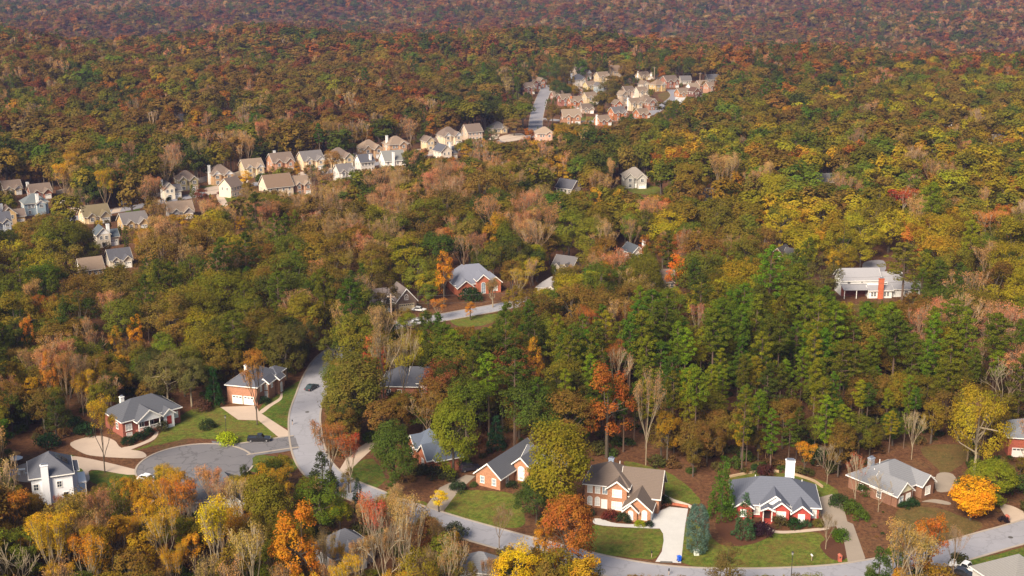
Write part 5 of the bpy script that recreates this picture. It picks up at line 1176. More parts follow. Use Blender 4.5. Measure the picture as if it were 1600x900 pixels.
 (566,930,836,40,'t2',(.30,.17,.05),'pale','bare_tree','tree','thin tan bare tree in front of the small grey roof, bottom'),
 (728,960,862,44,'b3',(.16,.12,.02),'broad','broadleaf_tree','tree','olive tree left of the pale grey roof at the bottom edge'),
 (763,945,868,30,'t0',(.32,.16,.06),'pale','bare_tree','tree','thin reddish-tan tree against the pale grey roof, bottom'),
 (300,850,765,56,'t1',(.34,.15,.07),'pale','bare_tree','tree','pinkish bare tree in front of the hidden steep roof'),
 (350,840,742,44,'t0',(.32,.15,.07),'pale','bare_tree','tree','pinkish-tan bare tree beside the hidden steep roof'),
 (560,800,745,24,'darkcone',(.03,.05,.02),'broad','cone_conifer','conifer','small dark evergreen by the street right of the ragged one'),
 (775,700,648,34,'darkcone',(.020,.060,.022),'broad','cone_conifer','conifer','dark green pointed evergreen behind the long dark roof'),
 (545,770,730,26,'s1',(.13,.10,.02),'broad','broadleaf_tree','tree','small olive tree beside the street junction'),
]
BUSH = [
 (354,694,15,(.30,.36,.010),'round bright yellow-green bush on the lawn by the street lamp'),
 (1000,822,8,(.24,.28,.010),'small yellow-green ball bush in front of the brick garage gable'),
 (1015,822,7,(.02,.035,.015),'small dark ball bush beside the yellow-green one'),
 (953,812,13,(.13,.035,.02),'reddish-brown bush in front of the two-storey brick house'),
 (974,814,12,(.035,.055,.018),'dark low bush right of the reddish-brown one'),
 (1191,836,16,(.030,.013,.020),'dark purple bush right of the young spruce'),
 (1218,822,13,(.075,.06,.018),'brown-green bush by the porch of the red brick house'),
 (1241,824,12,(.018,.05,.012),'dark green low hedge under the right gable of the red house'),
 (1260,822,8,(.04,.08,.03),'green bush at the right end of the red house front'),
 (1279,822,9,(.12,.11,.02),'olive upright bush at the corner of the red house'),
 (1312,842,14,(.075,.14,.012),'bright green conical bush beside the worn driveway'),
 (1330,800,15,(.06,.095,.012),'low bright green bush left of the brown brick house'),
 (1345,812,13,(.07,.11,.012),'second low green bush nearer the lawn of the brown brick house'),
 (1312,790,15,(.035,.06,.015),'dark green bush behind the worn driveway'),
 (1425,790,10,(.02,.05,.015),'dark green clipped bush under the brown brick house windows'),
 (1413,794,9,(.02,.05,.015),'dark green clipped bush at the left front corner of the brown house'),
 (1568,815,8,(.02,.015,.02),'dark purple round bush right of the round golden tree'),
 (712,842,20,(.055,.065,.035),'grey-green bush on the near side of the road in the centre'),
 (716,768,13,(.03,.05,.02),'dark bush left of the orange gable end'),
 (740,760,6,(.06,.09,.02),'small green bush at the corner of the orange gable end'),
 (779,760,8,(.03,.05,.015),'dark bush at the right corner of the orange gable'),
 (800,762,9,(.025,.04,.015),'dark bush below the tall arched window'),
 (324,670,12,(.03,.045,.015),'dark round bush on the left lawn'),
 (315,642,14,(.10,.05,.03),'brownish bush left of the tan driveway apron'),
 (252,672,12,(.05,.05,.02),'dark bush at the right end of the white porch house'),
 (200,694,10,(.015,.035,.012),'dark hedge in front of the porch, left piece'),
 (216,688,10,(.015,.035,.012),'dark hedge in front of the porch, middle piece'),
 (231,680,10,(.015,.035,.012),'dark hedge in front of the porch, right piece'),
 (413,630,9,(.02,.04,.015),'dark bush by the walk of the two-garage house'),
 (660,740,12,(.04,.045,.018),'dark bush below the blue-roofed house'),
 (675,746,16,(.035,.04,.018),'wide dark bush right of the blue-roofed house foundation'),
 (700,750,14,(.05,.055,.02),'dark bush between the round trees and the navy SUV'),
 (852,818,12,(.04,.05,.015),'small dark bush under the big olive-gold oak'),
 (916,805,12,(.03,.045,.02),'dark bush at the left corner of the two-storey brick house'),
 (1036,788,12,(.03,.05,.015),'dark green bush at the right end wall of the brick garage'),
 (1138,800,13,(.04,.06,.02),'dark bush behind the tall cone conifer'),
 (1352,772,14,(.05,.08,.015),'green bush by the back left corner of the brown house'),
 (1195,742,14,(.07,.025,.02),'maroon bush behind the red house roof'),
 (1180,738,10,(.03,.06,.015),'green bush left of the maroon one behind the red house'),
 (1590,770,22,(.06,.09,.02),'big green bush at the right edge'),
 (1506,762,14,(.06,.085,.02),'green bush beside the grey parking pad'),
 (75,700,18,(.018,.045,.015),'dark green bush behind the white house'),
 (135,680,16,(.02,.05,.015),'dark green bush left of the porch house'),
 (118,668,14,(.02,.05,.012),'dark green bush at the wood edge left of the porch house'),
 (612,716,12,(.04,.055,.015),'dark bush beside the round dark green tree'),
]
HEROPT = []
for (px, py, top, wpx, key, col, bk, nm, cat, lb) in HERO:
    x, y = at(px, py); zc = proj(x, y, 0)[2]; s = F / zc
    # height whose projection reaches the crown's top row
    lo, hi = .5, 60
    for _ in range(30):
        m = (lo + hi) / 2
        if proj(x, y, m)[1] > top: lo = m
        else: hi = m
    h = lo; dy = PROTO[key][0] or PROTO[key][1]
    vx = np.empty(len(dy.vertices) * 3); dy.vertices.foreach_get('co', vx); vx = vx.reshape(-1, 3); wid = 2 * np.percentile(np.hypot(vx[:, 0], vx[:, 1]), 97)
    k = (wpx / s) / (wid * h / PH[key])
    mk_tree(nm, key, x, y, 0, h, col, BK_[bk], lb, cat, wide=min(max(k, .5), 2.4))
    HEROPT.append((x, y, max(wpx / s * .42, 1.5)))
    cxr = wpx * .40
    if h > 3 and not key.startswith(('t', 'w')):
        for gx in np.linspace(px - cxr * .7, px + cxr * .7, 4):
            for gy in np.linspace(top + 4, top + (py - top) * .55, 4): GUARD.append((gx, gy, py + 2))
    elif h > 3:
        for gy in np.linspace(top + 4, top + (py - top) * .45, 4): GUARD.append((px, gy, py + 2)); GUARD.append((px + cxr * .4, gy, py + 2)); GUARD.append((px - cxr * .4, gy, py + 2))
for i, (px, py, rp, col, lb) in enumerate(BUSH):
    x, y = at(px, py); s = ppm(px, py); r_ = rp / s
    mk_tree('shrub', f'u{i % 3}', x, y, 0, r_ * 1.45, col, (.1,.07,.05), lb, 'bush', wide=1.0 * (r_ * 1.0 / 1.15) / (r_ * 1.45 / PH[f'u{i % 3}'])); HEROPT.append((x, y, r_ + .6))

# ------------------------------------------------------------------ the woods
CELL = [  # what grows where, by 100-pixel cells of the photograph (sampled with jitter, later fixed to the ground)
 'bmbrtqb bmoqkbb bmrkbob bmqkbrb bmrrbob bbmrbob rrbobqm bmrbboq bokbbqo bkkbbqb krrkbqb rkkbrqb kkbrkqb rkkbkbb kkbrobk rkkbbro'.split(),
 'boqmbto bomrbgo bmobarb bomrkbo btmboob bomrtbb mbomrbq bmorbgo qgobtqo qgqobbb qqgqobo gqqoboo qogobrb oboyaqb rboaybo ayroboo'.split(),
 'gobobta obbgobo bogbotq gobbktb gobtkbo gobqkto btktogb tkbtokb otbgoka obotgbo boyorao obyrtao oyroboa oybotro oyobtya oyorayb oyobtay'.split(),
 'goqobby gtobtoe btktqbt tktktob tktkbto ktotkbo ktotqkb ktabkog otkbgto oboytao oboykro yoyaobo yobooya yoytaoy yoartyo yoatoyr'.split(),
 'oobtgqo tobogbo oqbotgb qoyboyq qoqgbbo qoqobyt oqboybo goboyra obyotyb oyobobt oyoqoyb oyoobyo oqyoyqb qpoyoqb pqopoqb poqpoyo'.split(),
 'okqbrog keoqboo oboakbo goqbogb qgoqogb qoqbotg qpoqboo oqobqob qoqpbob pqqpbqr qppqpqo pqqppqo pqppqqo ppqpqob pqpqkqo ppkqqtk'.split(),
 'botaogb goobtgo gogoqbo gogqobg qgoqbgo goqotbb tboogbo qogobgm opqgobq qpqrpbo pqppqab pqpppqb ppqpqpb pqppqbo pqqbopt oyqtbto'.split(),
 'eytoobk otaekyb tekoarb ktaotbe oaytokb tobkyot tbotkyb obgotbm gobqogb qpqrpbo pqppqab pqpppqb ppqpqpb pqotkbo qoyobto yoatbob'.split(),
 'eoyebto eyootae eootbya oaeyyot eayoeto toeyote tooatow tkbeoyt obyaotb obytbao oabtybo oabtybo oabtybo ytwaobt twaetob otwyatb'.split(),
]
rr = np.random.default_rng(5)
def field():
    P = []
    for (d0, d1, sp) in ((165, 420, 6.0), (420, 760, 7.4), (760, 1300, 9.6), (1300, 2050, 11.5), (2050, 3250, 15)):
        hw = d1 * .44 + 30
        ys = np.arange(d0 * .86, d1 + sp, sp * .87)
        for j, yv in enumerate(ys):
            w_ = yv * .43 + 25
            xs = np.arange(-w_, w_, sp) + (j % 2) * sp / 2
            X = xs + rr.uniform(-.38, .38, len(xs)) * sp; Y = yv + rr.uniform(-.38, .38, len(xs)) * sp
            D = np.hypot(X, Y); k = (D >= d0) & (D < d1); P.append(np.stack([X[k], Y[k]], 1))
    return np.concatenate(P)
T = field(); TZ = terrain(T[:, 0], T[:, 1])
bx, by, bd = proj(T[:, 0], T[:, 1], TZ)
keep = np.ones(len(T), bool)
for poly in NOTREE:
    xs = [p[0] for p in poly]; ys_ = [p[1] for p in poly]
    c = np.where(keep & (bx > min(xs) - 3) & (bx < max(xs) + 3) & (by > min(ys_) - 3) & (by < max(ys_) + 3))[0]
    if len(c): keep[c[inpoly(bx[c], by[c], poly)]] = False
for c, m in ROADS:
    i0 = np.where(keep & (T[:,0] > c[:,0].min()-m) & (T[:,0] < c[:,0].max()+m) & (T[:,1] > c[:,1].min()-m) & (T[:,1] < c[:,1].max()+m))[0]
    if not len(i0): continue
    A = c[:-1] if len(c) > 1 else c; Bv = c[1:] if len(c) > 1 else c
    dmin = np.full(len(i0), 1e9)
    for a, b in zip(A, Bv):
        ab = b - a; L = ab.dot(ab); q = T[i0] - a; u = np.clip(q @ ab / L, 0, 1) if L > 0 else np.zeros(len(i0)); dmin = np.minimum(dmin, np.linalg.norm(q - u[:, None] * ab, axis=1))
    keep[i0[dmin < m]] = False
for (x, y, r_) in FOOT + HEROPT:
    keep &= ~((T[:, 0] - x) ** 2 + (T[:, 1] - y) ** 2 < r_ * r_)
# open ground around the near houses (leaf litter, no trunks)
CLEAR = [[(905,705),(1000,732),(1080,745),(1130,744),(1330,752),(1380,708),(1480,698),(1520,765),(1600,760),(1600,830),(1340,890),(900,880),(640,810),(560,760),(545,700),(590,690),(620,760),(720,735),(900,740)],
         [(110,672),(190,660),(260,640),(345,630),(430,585),(505,575),(480,700),(400,730),(100,760)], [(0,700),(60,690),(120,700),(120,800),(0,770)], [(560,600),(680,600),(680,640),(560,640)],
         [(1246,470),(1320,462),(1440,470),(1430,482),(1260,490)], [(955,285),(1035,283),(1035,300),(965,304)]]
for poly in CLEAR: keep[inpoly(bx, by, poly)] = False
T, TZ, bx, by, bd = T[keep], TZ[keep], bx[keep], by[keep], bd[keep]
n = len(T)
# composition from the cells
gx = np.clip(((bx + rr.normal(0, 38, n)) / 100).astype(int), 0, 15); gy = np.clip(((by - np.minimum(14 * F / bd * .7, 60) + rr.normal(0, 26, n)) / 100).astype(int), 0, 8)
# clustered choice: neighbours tend to share a kind
cl = (np.sin(T[:,0]*.050+1.3)*np.sin(T[:,1]*.043) + .7*np.sin(T[:,0]*.13+T[:,1]*.09+2) + .5*np.sin(T[:,0]*.021-T[:,1]*.19))
code = np.array([CELL[gy[i]][gx[i]][int((cl[i] * 2.2 + rr.normal(0, .75) + 20)) % 7] for i in range(n)])
fam0 = np.array([{'pine': 0, 'broad': 1, 'slim': 1, 'bare': 2, 'white': 2}[KIND[c]] for c in code]); hgt = np.empty(n); var = np.empty(n, int); rad = np.empty(n); key = np.empty(n, object)
for i in range(n):
    k = KIND[code[i]]; near = bd[i] < 330
    if k == 'pine': hgt[i] = (rr.uniform(20, 28) if rr.random() < .6 else rr.uniform(13, 21)) * (.92 if code[i] == 'q' else 1); key[i] = f'p{rr.integers(6)}'; rad[i] = 2.8
    elif k == 'broad': hgt[i] = rr.uniform(11, 19); key[i] = f'b{rr.integers(7)}'; rad[i] = 4.4
    elif k == 'slim': hgt[i] = rr.uniform(12, 19); key[i] = f's{rr.integers(3)}' if rr.random() < .4 else 't4'; rad[i] = 3.0
    elif k == 'white': hgt[i] = rr.uniform(12, 17); key[i] = f'w{rr.integers(2)}'; rad[i] = 4
    else: hgt[i] = rr.uniform(15, 22); key[i] = f't{4 if code[i] == "e" else rr.integers(4)}'; rad[i] = 3.2
hgt *= 1 + .24 * np.sin(T[:,0] * .031 + 2) * np.sin(T[:,1] * .027 + T[:,0] * .012)
hgt *= np.where(by > 640, .86, 1.0) * np.where(bd > 700, .92, 1.0)
wide = np.where(fam0 == 0, rr.uniform(.78, 1.35, n), rr.uniform(.85, 1.2, n)) * np.where(np.isin(code, list('oygbm')), np.where(bd > 700, 1.18, 1.05), 1.0) * np.where(bd > 2000, 1.35, np.where(bd > 1250, 1.1, 1.0))
# great spreading oaks in the middle distance push their neighbours out
big = (np.isin(code, list('oybgm'))) & (bd > 380) & (rr.random(n) < np.where(bx > 1050, .42, .25)) 
cellsz = 12.0; grid = {}
for i in range(n): grid.setdefault((int(T[i,0]//cellsz), int(T[i,1]//cellsz)), []).append(i)
alive = np.ones(n, bool); bigd = np.zeros(n, bool)
for i in np.where(big)[0]:
    if not alive[i]: continue
    ci, cj = int(T[i,0]//cellsz), int(T[i,1]//cellsz); rm = 8.2
    nb = [j for a in (-1,0,1) for b in (-1,0,1) for j in grid.get((ci+a, cj+b), []) if j != i and alive[j] and (T[j,0]-T[i,0])**2+(T[j,1]-T[i,1])**2 < rm*rm]
    if any(bigd[j] for j in nb): continue
    for j in nb: alive[j] = False
    bigd[i] = True; hgt[i] = max(hgt[i], 15) + 3.5; wide[i] = min(wide[i] * 1.16, 1.5)
T, TZ, bx, by, bd, code, hgt, key, wide, rad = (a[alive] for a in (T, TZ, bx, by, bd, code, hgt, key, wide, rad)); n = len(T)
# never hide what the photograph shows
tx, ty, _ = proj(T[:,0], T[:,1], TZ + hgt); pr = rad * wide * F / bd * .82; cb = ty + (by - ty) * .72
G = np.array(GUARD)
order = np.argsort(G[:, 0]); G = G[order]
ok = np.ones(n, bool)
for i in range(n):
    if bd[i] > 1350: continue
    a, b = np.searchsorted(G[:, 0], [tx[i] - pr[i], tx[i] + pr[i]])
    if b <= a: continue
    g = G[a:b]; m = (g[:, 1] > ty[i] - 1) & (g[:, 1] < cb[i]) & (by[i] > g[:, 2])
    if not m.any(): continue
    # a lower tree may still stand there
    need = g[(g[:, 1] < by[i]) & (by[i] > g[:, 2])][:, 1].max(); room = (by[i] - need) / max(by[i] - ty[i], 1e-3)
    if room > .35: hgt[i] *= room * .95; wide[i] *= min(1, room * 1.3 + .1)
    else: ok[i] = False
T, TZ, bx, by, bd, code, hgt, key, wide, rad = (a[ok] for a in (T, TZ, bx, by, bd, code, hgt, key, wide, rad)); n = len(T)
def tint(c):
    v = np.array(PAL[c]) * rr.uniform(.78, 1.28); v = v * (1 + rr.normal(0, .07, 3)); v[0] *= 1 + (rr.normal(0, .20) if c in 'pqo' else 0); return tuple(np.clip(v, .008, .8))
Dt = np.hypot(T[:,0], T[:,1]); azt = np.clip(T[:,0] / np.maximum(T[:,1], 1), -.5, .5); crt = 1350 - 190 * sstep(-.1, .35, azt) + 45 * np.sin(azt * 23)
for i in np.where(Dt > crt - 130)[0]:
    u = rr.random()
    if Dt[i] < crt[i] + 60:
        if u < .55: code[i] = 'qgqmbr'[rr.integers(6)]
    else: code[i] = 'bmrqgbmtqrbkggqmrb'[int((np.sin(T[i,0]*.011+T[i,1]*.006)*np.sin(T[i,1]*.013-1)+1)*6.2 + rr.normal(0, 1.6) + 18) % 18]
    kk = KIND[code[i]]; key[i] = {'pine': 'p0', 'broad': 'b0', 'slim': 's0', 'white': 'w0', 'bare': 't0'}[kk]
cols = [tint(c) for c in code]
def barkof(c, k):
    b = BK_['pine'] if k == 'pine' else BK_['pale'] if k in ('white',) else BK_['bare'] if k == 'bare' else BK_['broad']
    return tuple(np.array(b) * rr.uniform(.75, 1.2))
barks = [barkof(c, KIND[c]) for c in code]
# individuals: of each kind the 290 that show largest
ty = proj(T[:,0], T[:,1], TZ + hgt)[1]
inview = (bx > -20) & (bx < 1620) & (ty < 890)
size = np.where(inview, hgt * F / bd * np.clip((900 - ty) / np.maximum(by - ty, 1), .1, 1), 0)
fam = np.array([{'pine': 0, 'broad': 1, 'slim': 1, 'bare': 2, 'white': 2}[KIND[c]] for c in code])
indiv = np.zeros(n, bool)
for f, cap in ((0, 290), (1, 300 - 60), (2, 300 - 48)):
    c = np.where((fam == f) & (size > 0))[0]; c = c[np.argsort(-size[c])][:cap]; indiv[c] = True
LM = [(970,770,'the two-storey brick house'),(1210,790,'the red brick house'),(1415,760,'the brown brick house'),(785,735,'the long-roofed orange house'),(392,610,'the two-garage house'),(225,660,'the white porch house'),(90,750,'the white house with solar panels'),
      (305,730,'the round turnaround'),(632,600,'the hidden dark roof'),(652,680,'the blue-roofed house'),(540,830,'the small grey roof'),(1585,700,'the right-edge brick house'),(1375,450,'the white farmhouse'),(745,440,'the many-gabled house'),(635,465,'the brown house'),
      (485,640,'the curving street'),(1089,830,'the blue spruce'),(1515,790,'the round golden tree'),(1204,700,'the green slide'),(870,760,'the big olive-gold oak'),(150,520,'the left wood'),(60,600,'the far left wood edge'),(330,520,'the wood above the turnaround'),(440,500,'the dark wood left of centre'),
      (900,560,'the central wood'),(1060,600,'the middle pine wood'),(1180,560,'the upper pine wood'),(1300,600,'the right pine wood'),(1420,580,'the wood right of the pines'),(1540,520,'the right edge wood'),(760,560,'the centre wood'),(820,640,'the wood behind the oak'),(1050,690,'the pine wood edge'),(1330,680,'the pine wood front'),
      (1507,888,'the white pickup'),(800,880,'the bright yellow tree'),(1137,890,'the brown-green tree'),(420,790,'the wide olive tree'),(250,850,'the bottom left grove'),(60,850,'the bottom left corner'),(640,860,'the bottom centre grove'),(1420,870,'the bottom right grove'),(990,280,'the grey house in the woods'),(886,300,'the white end-wall house')]
WORD = {'p': 'bright green', 'q': 'dark olive green', 'g': 'dark green', 'o': 'olive', 'y': 'yellow-green', 'a': 'amber', 'r': 'rusty orange', 'm': 'maroon', 'b': 'brown', 't': 'tan', 'k': 'pinkish tan', 'e': 'golden', 'w': 'pale leafless'}
NOUN = {0: ('pine', 'pine_tree', 'pine tree'), 1: ('leafy tree', 'broadleaf_tree', 'tree'), 2: ('half-bare tree', 'bare_tree', 'tree')}
ORD = ['leftmost', 'second from left', 'third from left', 'fourth from left', 'fifth from left', 'sixth from left', 'seventh from left', 'eighth from left']
NUM = ['', 'one', 'two', 'three', 'four', 'five', 'six', 'seven', 'eight']
bins = {}
for i in np.where(indiv)[0]:
    my = (ty[i] + by[i]) / 2; d = [((bx[i] - l[0]) * .8) ** 2 + (my - l[1]) ** 2 for l in LM]; j = int(np.argmin(d)); l = LM[j]
    dx, dy_ = bx[i] - l[0], my - l[1]
    rel = 'in' if 'wood' in l[2] or 'grove' in l[2] or 'corner' in l[2] else ('left of' if dx < 0 else 'right of') if abs(dx) > abs(dy_) * 1.3 else ('behind' if dy_ < 0 else 'in front of')
    hs = 'upper ' if rel == 'in' and dy_ < 0 else 'lower ' if rel == 'in' else ''
    tallw = 'tall ' if hgt[i] > (22 if fam[i] == 0 else 16) else 'low ' if hgt[i] < (17 if fam[i] == 0 else 12) else ''
    bins.setdefault((hs.strip(), tallw, WORD[code[i]], int(fam[i]), rel, l[2]), []).append(i)
LBL = {}
for (hs, tl, wd, f, rel, lm), ids in bins.items():
    ids = sorted(ids, key=lambda i: bx[i]); noun = NOUN[f][0]
    if wd == 'pale leafless' : noun = 'tree'
    side = f'{rel} the {hs} {lm[4:]}' if hs else f'{rel} {lm}'
    for q, i in enumerate(ids):
        if len(ids) == 1: LBL[i] = (f'{tl}{wd} {noun} {side}', None)
        elif len(ids) <= 8: LBL[i] = (f'{ORD[q]} of {NUM[len(ids)]} {tl}{wd} {noun}s {side}', f'{wd} {noun}s {side}')
        else: LBL[i] = (f'one of many {tl}{wd} {noun}s {side}', f'{tl}{wd} {noun}s {side}')
for i in LBL:
    a, b = LBL[i]
    for w_ in ('tall ', 'low ', 'the '):
        if len(a.split()) > 16: a = a.replace(w_, '', 1)
    LBL[i] = (a, b)
for i in np.where(indiv)[0]:
    nm = NOUN[int(fam[i])]; lb, gr = LBL[i]
    mk_tree(nm[1], key[i], T[i,0], T[i,1], TZ[i], hgt[i], cols[i], barks[i], lb, nm[2], gr or {0: 'pines of the wood', 1: 'leafy trees of the wood', 2: 'half-bare trees of the wood'}[int(fam[i])], wide=wide[i])

# ---- the rest of the woods: one object per kind, instances of whole trees on points
FP = {}
def fproto(col, lv, mb):
    me = tree_mesh('far_tree', lv, mb, [LEAF_INST, BARK_INST]); o = bpy.data.objects.new(f'{col.name}_{len(col.objects):02d}', me); col.objects.link(o)
    return max([p[2] for p in mb.v] + ([lv[:, 2].max()] if len(lv) else [0]))
def fcol(name): return bpy.data.collections.new(name)
SETS = {}
for lod in (0, 1, 2):
    bc, pc_, tc = fcol(f'bsrc{lod}'), fcol(f'psrc{lod}'), fcol(f'tsrc{lod}')
    nn, per, sz = ((56, 80, .42), (38, 44, .78), (26, 20, 1.45))[lod]
    hb = [fproto(bc, *broadleaf(100 + i, H=16, Rr=(5.2,4.5,5.8,4.2,5.0)[i], n=nn, per=per, size=sz, lod=lod, crad=(1.4,1.6,2.0)[lod], z0=.2)) for i in range(5)] + [fproto(bc, *broadleaf(120 + i, H=15, Rr=3.2, n=int(nn*.7), per=per, size=sz*.9, lod=lod, crad=(1.05,1.2,1.5)[lod], z0=.2)) for i in range(2)]
    hp_ = [fproto(pc_, *pine(130 + i, H=24, Rr=(3.2,2.7,3.5,3.0)[i], lod=lod, full=(.5,.45,.6,.42)[i])) for i in range(4)]
    ht = [fproto(tc, *bare(140 + i, lod=lod, leaves=(.6,.35,.9,1.5)[i], wide=(.30,.38,.28,.4)[i], upr=.5)) for i in range(4)]
    SETS[lod] = {1: (bc, hb), 0: (pc_, hp_), 2: (tc, ht)}
def scatter(name, label, idx, f):
    # one mesh of points with attributes; a node group per level of detail instances trees on it
    me = bpy.data.meshes.new(name); P = np.stack([T[idx,0], T[idx,1], TZ[idx] - .1], 1); me.from_pydata(P.tolist(), [], [])
    m = len(idx); lod = np.where(bd[idx] < 520, 0, np.where(bd[idx] < 1150, 1, 2)); vi = np.zeros(m, int); sc = np.zeros((m, 3))
    for q, i in enumerate(idx):
        hs = SETS[int(lod[q])][f][1]
        if f == 1: v = rr.integers(5) if KIND[code[i]] == 'broad' else 5 + rr.integers(2)
        elif f == 2: v = 3 if code[i] == 'e' else rr.integers(3)
        else: v = rr.integers(len(hs))
        s = hgt[i] / hs[v]; vi[q] = v; sc[q] = (s * wide[i], s * wide[i], s)
    def attr(nm, typ, data, key_): a = me.attributes.new(nm, typ, 'POINT'); a.data.foreach_set(key_, np.asarray(data).ravel())
    attr('lod', 'INT', lod.astype(np.int32), 'value'); attr('pick', 'INT', vi.astype(np.int32), 'value'); attr('size', 'FLOAT_VECTOR', sc.astype(np.float32), 'vector')
    rot = np.zeros((m, 3), np.float32); rot[:, 2] = rr.uniform(0, 6.28, m); attr('turn', 'FLOAT_VECTOR', rot, 'vector')
    attr('tint', 'FLOAT_COLOR', np.array([(*cols[i], 1) for i in idx], np.float32), 'color'); attr('bark', 'FLOAT_COLOR', np.array([(*barks[i], 1) for i in idx], np.float32), 'color')
    o = link(name, me); tag(o, label, {0: 'pines', 1: 'forest', 2: 'bare trees'}[f], None, 'stuff')
    ng = bpy.data.node_groups.new(name, 'GeometryNodeTree'); ng.interface.new_socket('Geometry', in_out='INPUT', socket_type='NodeSocketGeometry'); ng.interface.new_socket('Geometry', in_out='OUTPUT', socket_type='NodeSocketGeometry')
    gi = ng.nodes.new('NodeGroupInput'); go = ng.nodes.new('NodeGroupOutput'); jn = ng.nodes.new('GeometryNodeJoinGeometry')
    def na(nm, typ): a = ng.nodes.new('GeometryNodeInputNamedAttribute'); a.data_type = typ; a.inputs['Name'].default_value = nm; return a.outputs['Attribute']
    for L in (0, 1, 2):
        ci = ng.nodes.new('GeometryNodeCollectionInfo'); ci.inputs['Collection'].default_value = SETS[L][f][0]; ci.inputs['Separate Children'].default_value = True; ci.inputs['Reset Children'].default_value = True
        ip = ng.nodes.new('GeometryNodeInstanceOnPoints'); ip.inputs['Pick Instance'].default_value = True
        cp = ng.nodes.new('FunctionNodeCompare'); cp.data_type = 'INT'; cp.operation = 'EQUAL'
        ng.links.new(na('lod', 'INT'), cp.inputs[2]); cp.inputs[3].default_value = L
        ng.links.new(cp.outputs[0], ip.inputs['Selection']); ng.links.new(gi.outputs[0], ip.inputs['Points']); ng.links.new(ci.outputs[0], ip.inputs['Instance'])
        ng.links.new(na('pick', 'INT'), ip.inputs['Instance Index']); ng.links.new(na('turn', 'FLOAT_VECTOR'), ip.inputs['Rotation']); ng.links.new(na('size', 'FLOAT_VECTOR'), ip.inputs['Scale'])
        ng.links.new(ip.outputs[0], jn.inputs[0])
    ng.links.new(jn.outputs[0], go.inputs[0])
    md = o.modifiers.new('trees', 'NODES'); md.node_group = ng
rest = ~indiv
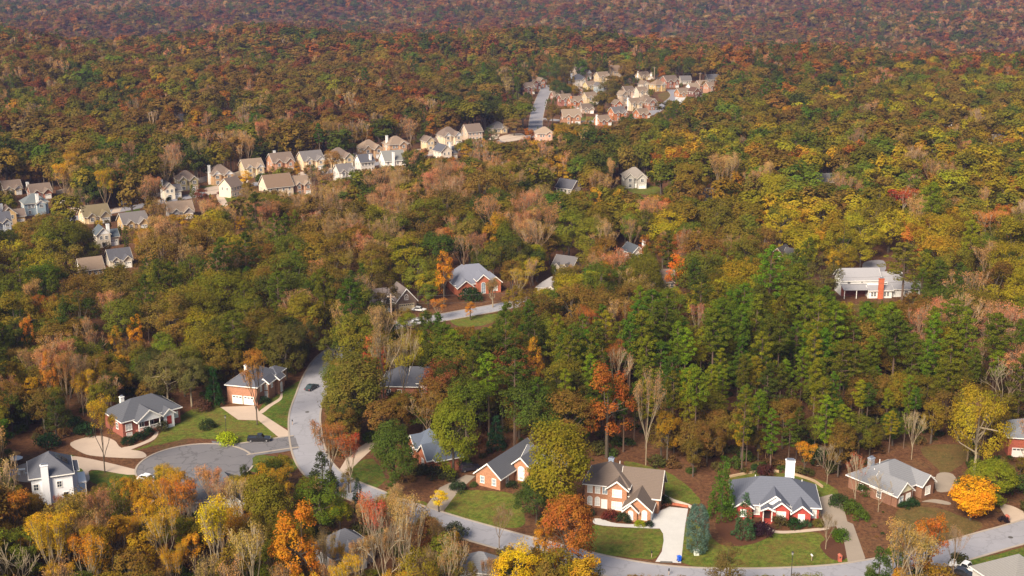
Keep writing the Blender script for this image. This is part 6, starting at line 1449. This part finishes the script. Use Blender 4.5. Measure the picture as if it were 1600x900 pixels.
def undergrowth():
    q = rr.uniform(size=(26000, 2)) * np.array([460, 330]) + np.array([-230, 190]); z = np.zeros(len(q)); ux, uy, ud = proj(q[:,0], q[:,1], z)
    k = (ux > -30) & (ux < 1630) & (uy > 560)
    for poly in NOTREE: k &= ~inpoly(ux, uy, poly)
    for c, m in ROADS:
        for a, b in zip(c[:-1], c[1:]):
            ab = b - a; L = ab.dot(ab); v = q - a; t = np.clip(v @ ab / L, 0, 1); k &= np.linalg.norm(v - t[:, None] * ab, axis=1) > 4.8
        if len(c) == 1: k &= np.linalg.norm(q - c[0], axis=1) > 14.5
    for (x, y, r_) in FOOT: k &= (q[:,0] - x) ** 2 + (q[:,1] - y) ** 2 > (r_ * .95) ** 2
    opn = np.zeros(len(q), bool)
    for poly in CLEAR: opn |= inpoly(ux, uy, poly)
    dens = np.sin(q[:,0]*.21+1)*np.sin(q[:,1]*.17) + .6*np.sin(q[:,0]*.53+q[:,1]*.41)
    k &= np.where(opn, (dens > .62) & (rr.random(len(q)) < .45), (dens > -.2) & (rr.random(len(q)) < .5))
    G2 = np.array([g for g in GUARD if g[1] > 560])
    for i in np.where(k & opn)[0]:
        if ((np.abs(G2[:,0]-ux[i]) < 7) & (G2[:,1] < uy[i]) & (G2[:,1] > uy[i]-9) & (uy[i] > G2[:,2])).any(): k[i] = False
    q, opn = q[k], opn[k]; m = len(q)
    cu = bpy.data.collections.new('undergrowth_source'); hs = []
    for i in range(3): hs.append(fproto(cu, *bush(90 + i, n=18, per=26, size=.26)))
    me = bpy.data.meshes.new('undergrowth'); me.from_pydata(np.stack([q[:,0], q[:,1], np.zeros(m)], 1).tolist(), [], [])
    pal = np.array([(.03,.05,.012), (.06,.06,.015), (.10,.055,.02), (.16,.09,.03), (.05,.075,.012), (.12,.10,.03)])
    def attr(nm, typ, data, key_): a = me.attributes.new(nm, typ, 'POINT'); a.data.foreach_set(key_, np.asarray(data).ravel())
    s = np.where(opn, rr.uniform(.25, .7, m), rr.uniform(.5, 1.9, m)); attr('pick', 'INT', rr.integers(0, 3, m).astype(np.int32), 'value'); attr('size', 'FLOAT_VECTOR', np.stack([s, s, s * rr.uniform(.7, 1.5, m)], 1).astype(np.float32), 'vector')
    rot = np.zeros((m, 3), np.float32); rot[:, 2] = rr.uniform(0, 6.28, m); attr('turn', 'FLOAT_VECTOR', rot, 'vector')
    c4 = np.ones((m, 4), np.float32); c4[:, :3] = pal[rr.integers(0, 6, m)] * rr.uniform(.7, 1.3, (m, 1)); attr('tint', 'FLOAT_COLOR', c4, 'color'); attr('bark', 'FLOAT_COLOR', np.tile(np.array([.1,.07,.05,1], np.float32), (m, 1)), 'color')
    o = link('undergrowth', me); tag(o, 'low brush and saplings on the leaf-covered ground between the trees', 'undergrowth', None, 'stuff')
    ng = bpy.data.node_groups.new('undergrowth', 'GeometryNodeTree'); ng.interface.new_socket('Geometry', in_out='INPUT', socket_type='NodeSocketGeometry'); ng.interface.new_socket('Geometry', in_out='OUTPUT', socket_type='NodeSocketGeometry')
    gi = ng.nodes.new('NodeGroupInput'); go = ng.nodes.new('NodeGroupOutput'); ci = ng.nodes.new('GeometryNodeCollectionInfo'); ci.inputs['Collection'].default_value = cu; ci.inputs['Separate Children'].default_value = True; ci.inputs['Reset Children'].default_value = True
    ip = ng.nodes.new('GeometryNodeInstanceOnPoints'); ip.inputs['Pick Instance'].default_value = True
    for nm, typ, sk in (('pick', 'INT', 'Instance Index'), ('turn', 'FLOAT_VECTOR', 'Rotation'), ('size', 'FLOAT_VECTOR', 'Scale')):
        a = ng.nodes.new('GeometryNodeInputNamedAttribute'); a.data_type = typ; a.inputs['Name'].default_value = nm; ng.links.new(a.outputs['Attribute'], ip.inputs[sk])
    ng.links.new(gi.outputs[0], ip.inputs['Points']); ng.links.new(ci.outputs[0], ip.inputs['Instance']); ng.links.new(ip.outputs[0], go.inputs[0])
    o.modifiers.new('brush', 'NODES').node_group = ng; print('UNDERGROWTH', m)
undergrowth()
scatter('pine_forest', 'dark green pines of the farther woods', np.where(rest & (fam == 0))[0], 0)
scatter('broadleaf_forest', 'olive, brown and rust-red autumn forest stretching to the hills', np.where(rest & (fam == 1))[0], 1)
scatter('bare_tree_forest', 'tan and pinkish half-bare trees scattered through the woods', np.where(rest & (fam == 2))[0], 2)
print('TREES', n, 'individual', int(indiv.sum()), [int((indiv & (fam == f)).sum()) for f in (0, 1, 2)], 'near stuff', int((rest & (bd < 520)).sum()))

# ------------------------------------------------------------------ haze
hz = MB().box(-5200, 5200, -60, 8500, -60, 0).mesh('haze')
zlo, zhi = float(terrain(np.linspace(-6000,6000,200)[:,None], np.linspace(-400,9000,200)[None,:]).min()) - 12, 320.0
hm = bpy.data.materials.new('haze_air'); hm.use_nodes = True; ht_ = hm.node_tree; ht_.nodes.clear()
ho = ht_.nodes.new('ShaderNodeOutputMaterial'); pv = ht_.nodes.new('ShaderNodeVolumePrincipled'); pv.inputs['Color'].default_value = (.50,.56,1.0,1); pv.inputs['Density'].default_value = .00005; pv.inputs['Anisotropy'].default_value = 0
ht_.links.new(pv.outputs[0], ho.inputs['Volume'])
hb_ = MB().box(-6100, 6100, -500, 9100, zlo, zhi).build('haze', hm); tag(hb_, kind='stuff')
